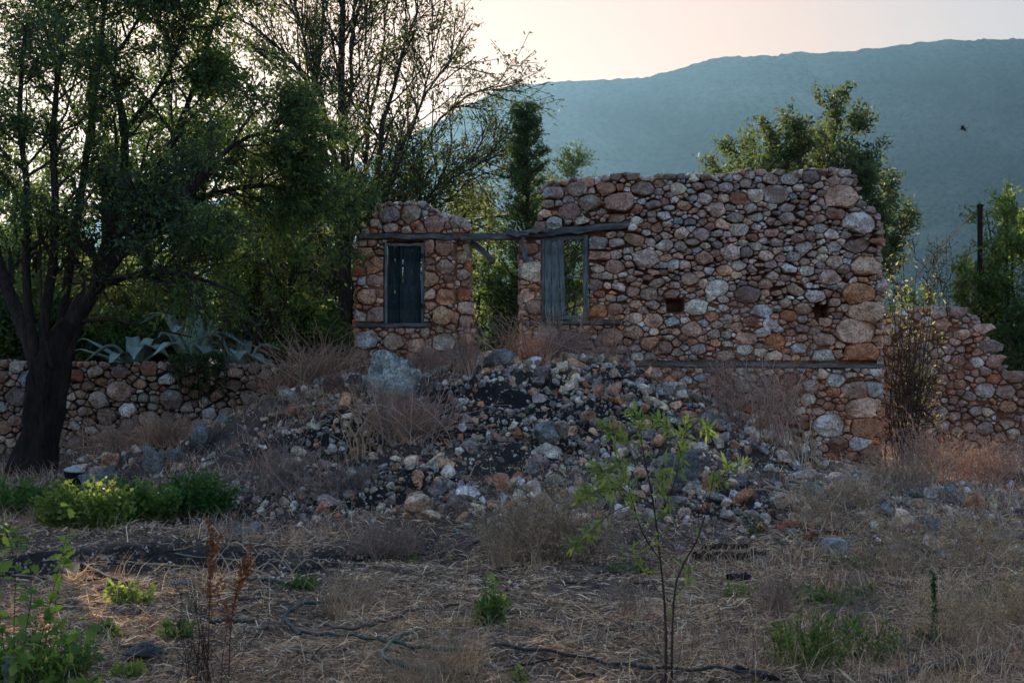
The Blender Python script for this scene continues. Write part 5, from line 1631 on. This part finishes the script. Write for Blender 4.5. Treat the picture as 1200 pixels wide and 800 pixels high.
for p, m_, (pts, r0, r1, dyy) in zip(tips, wts, SB):
    for j in range(m_):
        t_ = 1 - .62 * rng.random() ** 1.7
        f_ = t_ * 11; i0 = min(int(f_), 10); q_ = p[i0] + (p[i0 + 1] - p[i0]) * (f_ - i0)
        if p is tips[0] and t_ < .55: continue
        tdir = norm(p[i0 + 1] - p[i0])
        dd = norm(tdir * .55 + rng.normal(0, .75, 3) + np.array((0, 0, -.15 if t_ < .8 else .15)))
        place_leaf(LM[rng.integers(5)], sap, q_ - so, dd, rng.uniform(.055, .095), rng); nl += 1

B = Buf()
for p, m_ in zip(tips[2:16], wts[2:16]):
    leaves(B, p[None], int(m_ * 1.6), .062, .015, rng, [(.10, .15, .055), (.13, .18, .06), (.08, .125, .05), (.16, .20, .07)], .45, 1, .1, .7, .012)
o = put(B, 'small_leaves', M['leaf_soft'], sap, so, kind='stuff')

# leafy weed bush, lower left corner (lobed leaves, seen close)
lob = [(0, .01), (.15, .06), (.3, .28), (.45, .18), (.62, .34), (.78, .20), (.9, .16), (1, .01)]
LL = [leaf_mesh('leaf', lob, 0, bnd, M['leaf_soft'], col) for bnd, col in ((.1, (.09, .15, .04)), (.25, (.11, .18, .045)), (.15, (.065, .12, .04)), (.3, (.13, .20, .05)))]
YW2 = 6.9
wb = empty('weed_bush', (PX(20, YW2), YW2, float(H(PX(20, YW2), YW2))), 'leafy green weed bush with lobed leaves in the lower left corner', 'bush')
wo = np.array(wb.location); B = Buf(); rng = np.random.default_rng(99)
STB = [[(30, 840), (45, 760), (60, 700), (75, 640), (82, 610)], [(25, 840), (25, 760), (40, 690), (30, 640)], [(35, 840), (60, 780), (95, 740), (112, 730)], [(10, 840), (5, 760), (-5, 690), (10, 650)], [(40, 840), (65, 800), (85, 770), (70, 740)], [(20, 840), (15, 740), (20, 660), (0, 600)], [(30, 840), (70, 690), (84, 610), (80, 590)], [(15, 840), (-20, 750), (-40, 680)], [(45, 850), (90, 810), (120, 790)], [(0, 845), (10, 790), (30, 750)]]
for k, pts in enumerate(STB):
    p, r = limb(pts, YW2, .0035, .001, 12, dy=list(np.linspace(0, rng.normal(0, .18), len(pts))))
    tubes(B, p, r, 5, (1.2, .8, .6))
    for j in range(28):
        t_ = rng.uniform(.2, 1); f_ = t_ * 11; i0 = min(int(f_), 10); q_ = p[i0] + (p[i0 + 1] - p[i0]) * (f_ - i0)
        dd = norm(rng.normal(0, 1, 3) + np.array((0, -.2, .25)))
        place_leaf(LL[rng.integers(4)], wb, q_ - wo, dd, rng.uniform(.045, .085), rng)
put(B, 'stems', M['bark'], wb, wo)
herb(40, 815, 150, 70, 'dense low dark green growth at the foot of the corner weed bush', HD + HG[:1], 31, 130, .035, .02, Y=7.1, lv=16)
herb(10, 640, 60, 40, 'small bright weed at the left edge above the corner bush', HG, 32, 16, .05, .03, lv=10)

# ================================================================== HOSES, PIPES, CHARRED WOOD, BITS
m, t, out = new_mat('hose_plastic'); a = nd(t, 'ShaderNodeAttribute', attribute_name='tint').outputs['Color']
n1 = noise_n(t, nd(t, 'ShaderNodeNewGeometry').outputs['Position'], 30, 4, .6)
finish(t, out, mix(t, 'MULTIPLY', 1.0, a, ramp(t, n1, [(.3, (.6, .6, .6)), (.7, (1.5, 1.5, 1.5))])), .5, [(n1, .2, .004)], .4); M['hose'] = m


def hose(pts, r, col, name, label, cat, up=.012, sides=9):
    q_ = resample([gp(x, y) for x, y in pts], 46)
    r = r * 1.0; q_[:, 2] = H(q_[:, 0], q_[:, 1]) + up * 1.7 + .006 * np.sin(np.arange(46) * .9)
    B_ = Buf(); tubes(B_, q_, np.full(46, r), sides, col); o = B_.build(name, M['hose'], None)
    return tag(o, label, cat)


HC = (.035, .075, .066)
hose([(398, 709), (362, 712), (338, 721), (331, 731), (345, 743), (352, 751)], .011, HC, 'garden_hose', 'green garden hose curling like a hook on the straw at left', 'hose', .02)
hose([(352, 747), (400, 751), (450, 757), (492, 766), (545, 770)], .010, HC, 'garden_hose', 'green garden hose running flat right of the hook shaped one', 'hose', .02)
hose([(488, 745), (466, 755), (447, 770), (451, 783), (490, 793), (560, 800)], .011, (.04, .11, .09), 'garden_hose', 'green garden hose bending sharply near the pale grass tuft', 'hose', .022)
hose([(246, 736), (262, 733), (297, 735)], .011, HC, 'hose_piece', 'short straight piece of green hose right of the rusty dock', 'hose', .02)
hose([(284, 684), (310, 684), (350, 690)], .012, (.03, .07, .06), 'hose_piece', 'piece of dark green hose at the edge of the burnt strip', 'hose', .02)
hose([(580, 762), (620, 768), (680, 777), (760, 789), (830, 790), (900, 800)], .009, (.025, .04, .045), 'irrigation_pipe', 'long thin dark irrigation pipe lying across the bottom centre', 'pipe', .02)
hose([(380, 742), (415, 750), (470, 728), (500, 722)], .008, (.05, .05, .05), 'irrigation_pipe', 'thin black pipe crossing the green hose', 'pipe', .03)


def stick(a, b, r, mat, name, label, cat, bow=.03, up=.02, seg=12, col=(1, 1, 1)):
    A_ = gp(*a); B2 = gp(*b); rg = np.random.default_rng(int(a[0]))
    p = resample([A_, (A_ + B2) / 2 + np.array((0, rg.normal(0, bow), bow * .4)), B2], seg)
    p[:, 2] = np.maximum(p[:, 2], H(p[:, 0], p[:, 1]) + up * .6) + up * .3; p += rg.normal(0, r * .25, p.shape)
    B_ = Buf(); rr_ = r * rg.uniform(.8, 1.15, seg); rr_[-1] *= .6; tubes(B_, p, rr_, 9, col); o = B_.build(name, mat, None, True)
    return tag(o, label, cat)


stick((812, 659), (900, 657), .035, M['char'], 'charred_beam', 'charred black beam lying at the foot of the rubble behind the sapling', 'beam', .01, .05, 14)
stick((822, 651), (880, 652), .022, M['char'], 'charred_beam', 'thinner charred beam resting just behind the larger charred beam', 'beam', .01, .09, 14)
stick((855, 683), (880, 681), .03, M['char'], 'charred_log', 'short burnt log end beside the flat pale stone', 'log', .0, .03, 8)
stick((98, 666), (158, 692), .022, M['char'], 'charred_log', 'dark slanting burnt branch in the left foreground', 'log', .03, .02)
stick((150, 662), (236, 668), .006, M['straw'], 'dry_cane', 'long thin pale cane lying on the burnt strip at left', 'cane', .02, .03, 12, (.45, .36, .24))
stick((180, 674), (196, 664), .007, M['straw'], 'dry_cane', 'short bright yellow cane lying across the long pale cane', 'cane', .01, .03, 8, (.62, .48, .27))
stick((205, 652), (300, 660), .005, M['straw'], 'dry_cane', 'thin grey cane lying on black ash left of the curled stems', 'cane', .02, .03, 12, (.34, .3, .25))
stick((895, 570), (985, 600), .010, M['straw'], 'dry_cane', 'pale dry cane lying down the rubble in front of the wall corner', 'cane', .05, .06, 12, (.40, .36, .30))
stick((880, 582), (960, 596), .008, M['straw'], 'dry_cane', 'thinner pale cane beside the one lying on the rubble', 'cane', .05, .06, 12, (.36, .32, .26))
stick((960, 640), (1010, 560), .007, M['straw'], 'dry_cane', 'slanting thin straw cane leaning over the rocks', 'cane', .05, .12, 12, (.36, .32, .26))
stick((590, 786), (650, 776), .006, M['char'], 'burnt_stick', 'thin burnt stick beside the irrigation pipe', 'stick', .02, .02)
stick((860, 786), (912, 800), .014, M['char'], 'burnt_stick', 'thick burnt stick at the bottom edge left of the green bush', 'stick', .02, .02)
# curled pale stems over the ash
rng = np.random.default_rng(12)
o = empty('curled_stems', gp(310, 672), 'looping pale dry stems arching over the black ash pile', 'dry plant'); oc = np.array(o.location)
for k in range(9):
    c_ = gp(300 + rng.uniform(-30, 45), 672 + rng.uniform(-6, 6)); a_ = rng.uniform(-.6, .6) + (0 if k % 2 else 3.1); w_ = rng.uniform(.15, .5); h_ = rng.uniform(.08, .26)
    p = resample([c_ + np.array((math.cos(a_) * w_ * s_ , math.sin(a_) * w_ * s_, h_ * math.sin(math.pi * min(s_ * 1.05, 1)) )) for s_ in (0, .2, .45, .75, 1)], 14)
    B = Buf(); tubes(B, p - oc, np.linspace(.006, .003, 14), 5, (.42, .37, .30)); B.build('stem', M['straw'], o)

# black sheeting, lower right
rng = np.random.default_rng(13)
A_ = [gp(1030, 803), gp(1080, 791), gp(1125, 786), gp(1172, 774)]; cl = resample(A_, 30)
V = []; Q = []; nw = 9
for k in range(30):
    for j in range(nw):
        s_ = (j / (nw - 1) - .5)
        y_ = cl[k, 1] + s_ * (.16 + .05 * math.sin(k * .5)); x_ = cl[k, 0] + rng.normal(0, .004)
        V.append((x_, y_, float(H(x_, y_)) + .03 + .03 * math.cos(s_ * 7 + k * .25) + .02 * float(fbm(x_, y_, 9, 2, 3))))
for k in range(29):
    for j in range(nw - 1): a = k * nw + j; Q.append((a, a + nw, a + nw + 1, a + 1))
B = Buf(); B.add(V, Q, None, (.012, .018, .022)); B.add(np.array(V) - np.array((0, 0, .006)), np.array(Q)[:, ::-1], None, (.012, .018, .022)); o = B.build('plastic_sheeting', M['hose'], None)
tag(o, 'crumpled strip of black plastic sheeting at the bottom right', 'sheeting')

# dark pot with a pale lid by the tree
m, t, out = new_mat('enamel'); a = nd(t, 'ShaderNodeAttribute', attribute_name='tint').outputs['Color']
n1 = noise_n(t, nd(t, 'ShaderNodeNewGeometry').outputs['Position'], 25, 5, .7)
finish(t, out, mix(t, 'MULTIPLY', 1.0, a, ramp(t, n1, [(.35, (.5, .5, .5)), (.6, (1.1, 1.1, 1.1))])), .6, [(n1, .3, .006)], .3); M['enamel'] = m
c = gp(86, 555); c[1] = max(c[1], 14); YP = 16.4; c = np.array((PX(86, YP), YP, float(H(PX(86, YP), YP))))
pot = empty('black_bucket', c, 'small black bucket with a whitish lid standing at the foot of the big trunk', 'bucket')


def lathe(prof, seg=24):
    V = []; Q = []
    for r_, z in prof:
        for k in range(seg): a = k * 2 * math.pi / seg; V.append((r_ * math.cos(a), r_ * math.sin(a), z))
    for i_ in range(len(prof) - 1):
        for k in range(seg): a = i_ * seg + k; b = i_ * seg + (k + 1) % seg; Q.append((a, b, b + seg, a + seg))
    return V, Q


V, Q = lathe([(.001, 0), (.082, 0), (.088, .01), (.105, .19), (.112, .195), (.112, .205), (.098, .205), (.098, .19)]); B = Buf(); B.add(V, Q, None, (.02, .022, .025)); B.build('bucket_body', M['enamel'], pot)
V, Q = lathe([(.113, .198), (.118, .206), (.116, .222), (.09, .232), (.05, .25), (.001, .254)]); B = Buf(); B.add(V, Q, None, (.62, .62, .6)); lo_ = B.build('lid', M['enamel'], pot); lo_.rotation_euler = (.05, .08, 0)
p = resample([(-.11, 0, .185), (-.10, -.10, .15), (0, -.135, .10), (.10, -.10, .15), (.11, 0, .185)], 14); B = Buf(); tubes(B, p, np.full(14, .003), 6, (.2, .2, .2)); B.build('handle', M['enamel'], pot)

# wooden stake in the corner
YK = 6.75
c = np.array((PX(10, YK), YK, float(H(PX(10, YK), YK))))
o = box('stake', M['timber_v'], None, (c[0], c[1], PZ(800, YK)), (.05, .04, .27), (0, math.radians(3), .3), .002, 6, 3, .12, 2)
tag(o, 'blue grey weathered wooden stake at the extreme lower left corner', 'stake')

# bird
bd = empty('bird', P3(1129, 151, 60), 'small dark bird in flight against the hazy mountain', 'bird')
m, t, out = new_mat('feathers'); finish(t, out, (.025, .024, .026), .8); M['feather'] = m
V, Q = lathe([(.002, -.15), (.02, -.12), (.038, -.05), (.042, .02), (.034, .07), (.024, .095), (.028, .12), (.022, .145), (.006, .165), (.001, .185)], 14)
V = np.array(V)[:, [2, 1, 0]]; V[:, 2] *= .9; B = Buf(); B.add(V, Q)
B.add([(-.12, .02, .005), (-.12, -.02, .005), (-.24, -.045, .0), (-.22, 0, .002), (-.24, .045, 0), (-.12, 0, -.01)], None, [(0, 1, 3), (1, 2, 3), (0, 3, 4), (0, 5, 1), (1, 5, 2), (4, 5, 0)])
B.build('body', M['feather'], bd)
for s_ in (-1, 1):
    rows = [(0, .07, -.05, 0), (.08, .08, -.06, .05), (.17, .05, -.06, .06), (.26, .0, -.07, .03), (.33, -.06, -.09, 0)]
    V = []
    for yy, f_, r_, z in rows: V += [(f_, s_ * (yy + .02), z), (f_ * .4 + r_ * .6, s_ * (yy + .02), z + .012), (r_, s_ * (yy + .02), z - .004)]
    Q = []
    for k in range(4): a = k * 3; Q += [(a, a + 1, a + 4, a + 3), (a + 1, a + 2, a + 5, a + 4)]
    B = Buf(); B.add(V, Q); B.build('wing', M['feather'], bd)
bd.rotation_euler = (.25, .15, 2.7)

# ================================================================== STRAW, LITTER, GRASS (nobody could count it)
rng = np.random.default_rng(2024)


def blades(B_, x, y, ln, el, wd, cols, rng, curve=.5, z0=.004):
    n = len(x); z = H(x, y) + z0
    az = rng.uniform(0, 6.283, n)
    dh = np.stack([np.cos(az), np.sin(az), np.zeros(n)], 1)
    up = np.array((0, 0, 1.))
    d1 = dh * np.cos(el)[:, None] + up * np.sin(el)[:, None]
    el2 = el - curve * rng.uniform(.3, 1.4, n) * (el > .2) + rng.normal(0, .12, n)
    az2 = az + rng.normal(0, .45, n)
    d2 = np.stack([np.cos(az2) * np.cos(el2), np.sin(az2) * np.cos(el2), np.sin(el2)], 1)
    p0 = np.stack([x, y, z], 1); p1 = p0 + d1 * (ln * .5)[:, None]; p2 = p1 + d2 * (ln * .5)[:, None]
    lowz = H(p2[:, 0], p2[:, 1]) + .004; p2[:, 2] = np.maximum(p2[:, 2], lowz); p1[:, 2] = np.maximum(p1[:, 2], H(p1[:, 0], p1[:, 1]) + .006)
    s = norm(np.cross(d1, rng.normal(0, 1, (n, 3)))) * wd[:, None]
    V = np.stack([p0 - s, p0 + s, p1 - s * .9, p1 + s * .9, p2], 1)
    b = (np.arange(n) * 5)[:, None]
    cols = np.array(cols); c = cols[rng.integers(len(cols), size=n)] * rng.uniform(.6, 1.4, (n, 1))
    B_.add(V.reshape(-1, 3), b + np.array([[0, 1, 3, 2]]), b + np.array([[2, 3, 4]]), np.repeat(c, 5, axis=0))


def scatter(n, xr, yr, keepf, ypow=1.8):
    x = rng.uniform(*xr, n); u = rng.random(n)
    a, b = 1 / yr[0] ** ypow, 1 / yr[1] ** ypow
    y = (a + (b - a) * u) ** (-1 / ypow)
    k = rng.random(n) < keepf(x, y)
    return x[k], y[k]


STRAW = [(.47, .35, .25), (.34, .24, .175), (.60, .47, .35), (.22, .155, .12), (.13, .095, .08), (.74, .62, .47), (.40, .245, .16), (.10, .075, .065)]
straw_keep = lambda x, y: np.clip((1 - 1.15 * burn(x, y)) * (1 - .9 * sstep(.03, .3, mound(x, y))) * (.30 + 1.1 * np.clip(.5 + fbm(x, y, 1.3, 4, 21) * 1.9, 0, 1)), 0, 1)
B = Buf()
x, y = scatter(330000, (-5.6, 6.6), (6.4, 15.5), lambda x, y: straw_keep(x, y) * (np.abs(x) < y * .40 + .3))
n = len(x); blades(B, x, y, (.02 + .15 * rng.random(n) ** 2.2) * (.6 + y / 18), np.abs(rng.normal(0, .28, n)), rng.uniform(.0013, .0042, n) * (y / 9) ** .8, STRAW, rng)
o = B.build('straw_litter', M['straw'], None, False); tag(o, kind='stuff')
# standing dry grass: thick at right and along the edge of the rubble
B = Buf()
dens = lambda x, y: np.clip(sstep(.5, 3.2, x) * .9 + .25, 0, 1) * straw_keep(x, y) * (np.abs(x) < y * .40 + .3) * np.clip(.3 + fbm(x, y, 1.4, 3, 33) * 2.2, 0.03, 1)
x, y = scatter(130000, (-5.6, 7.5), (6.4, 17), dens, 1.4)
n = len(x); blades(B, x, y, rng.uniform(.08, .30, n), rng.uniform(.7, 1.5, n), rng.uniform(.0009, .0020, n) * (y / 9) ** .9, STRAW + RED[:2], rng, .8)
# brown dead grass round the foot of the right hand walls
x = rng.uniform(3.2, 12.5, 16000); y = rng.uniform(14.5, 22.4, 16000); k = rng.random(16000) < np.clip(.4 + fbm(x, y, 1.0, 3, 35), .1, 1); x, y = x[k], y[k]; n = len(x)
blades(B, x, y, rng.uniform(.12, .42, n), rng.uniform(.8, 1.5, n), rng.uniform(.0018, .0034, n), BRN + RED + STRAW[1:4], rng, .7)
# sparse on the mound and left shoulder
x = rng.uniform(-6.5, 4, 34000); y = rng.uniform(12.5, 19, 34000)
k = rng.random(34000) < np.clip((.25 + fbm(x, y, 1.2, 3, 36) * 1.2) * (1.1 - burn(x, y)) * np.where(x < -1.3, 1.2, .35), 0.02, 1); x, y = x[k], y[k]; n = len(x)
blades(B, x, y, rng.uniform(.08, .30, n), rng.uniform(.5, 1.5, n), rng.uniform(.0016, .003, n), BRN + RED + STRAW[1:4], rng, .7)
o = B.build('dry_grass', M['straw'], None, False); tag(o, kind='stuff')
# oat seed heads sprinkled over the right foreground
B = Buf(); x, y = scatter(7000, (1.2, 7), (6.8, 14.5), lambda x, y: np.clip(.4 + fbm(x, y, .9, 3, 44) * 1.6, 0, 1) * sstep(1.2, 2.6, x), 1.2)
n = len(x); z = H(x, y) + rng.uniform(.10, .36, n)
Pn = np.stack([np.stack([x, y, z], 1), np.stack([x + rng.normal(0, .02, n), y, z - .02], 1)], 1)
leaves(B, Pn, 1, .017, .005, rng, TAN + [(.5, .45, .36)], 0, 1, .8, .5, .01)
o = B.build('oat_seeds', M['straw'], None, False); tag(o, kind='stuff')
# broken sticks, bark and ash clods
B = Buf(); x = rng.uniform(-5.5, 6.5, 2600); y = rng.uniform(7, 18.5, 2600); kk = rng.random(2600) < (.25 + .9 * burn(x, y)) ; x, y = x[kk], y[kk]
z = H(x, y) + .012; n = len(x); az = rng.uniform(0, 3.14, n); ln = rng.uniform(.04, .22, n)
d = np.stack([np.cos(az) * ln, np.sin(az) * ln, rng.normal(0, .012, n)], 1); p0 = np.stack([x, y, z], 1); pm = p0 + d * .5 + rng.normal(0, .008, (n, 3)); p1 = p0 + d
p1[:, 2] = np.maximum(p1[:, 2], H(p1[:, 0], p1[:, 1]) + .008); pm[:, 2] = np.maximum(pm[:, 2], H(pm[:, 0], pm[:, 1]) + .012)
cc = np.array([(.03, .028, .028), (.02, .02, .022), (.12, .10, .085), (.28, .24, .2), (.08, .06, .05)])
tubes(B, np.stack([p0, pm, p1], 1), np.repeat(rng.uniform(.0025, .008, (n, 1)), 3, 1), 4, cc[rng.integers(5, size=n)])
o = B.build('twig_litter', M['straw'], None, False); tag(o, kind='stuff')
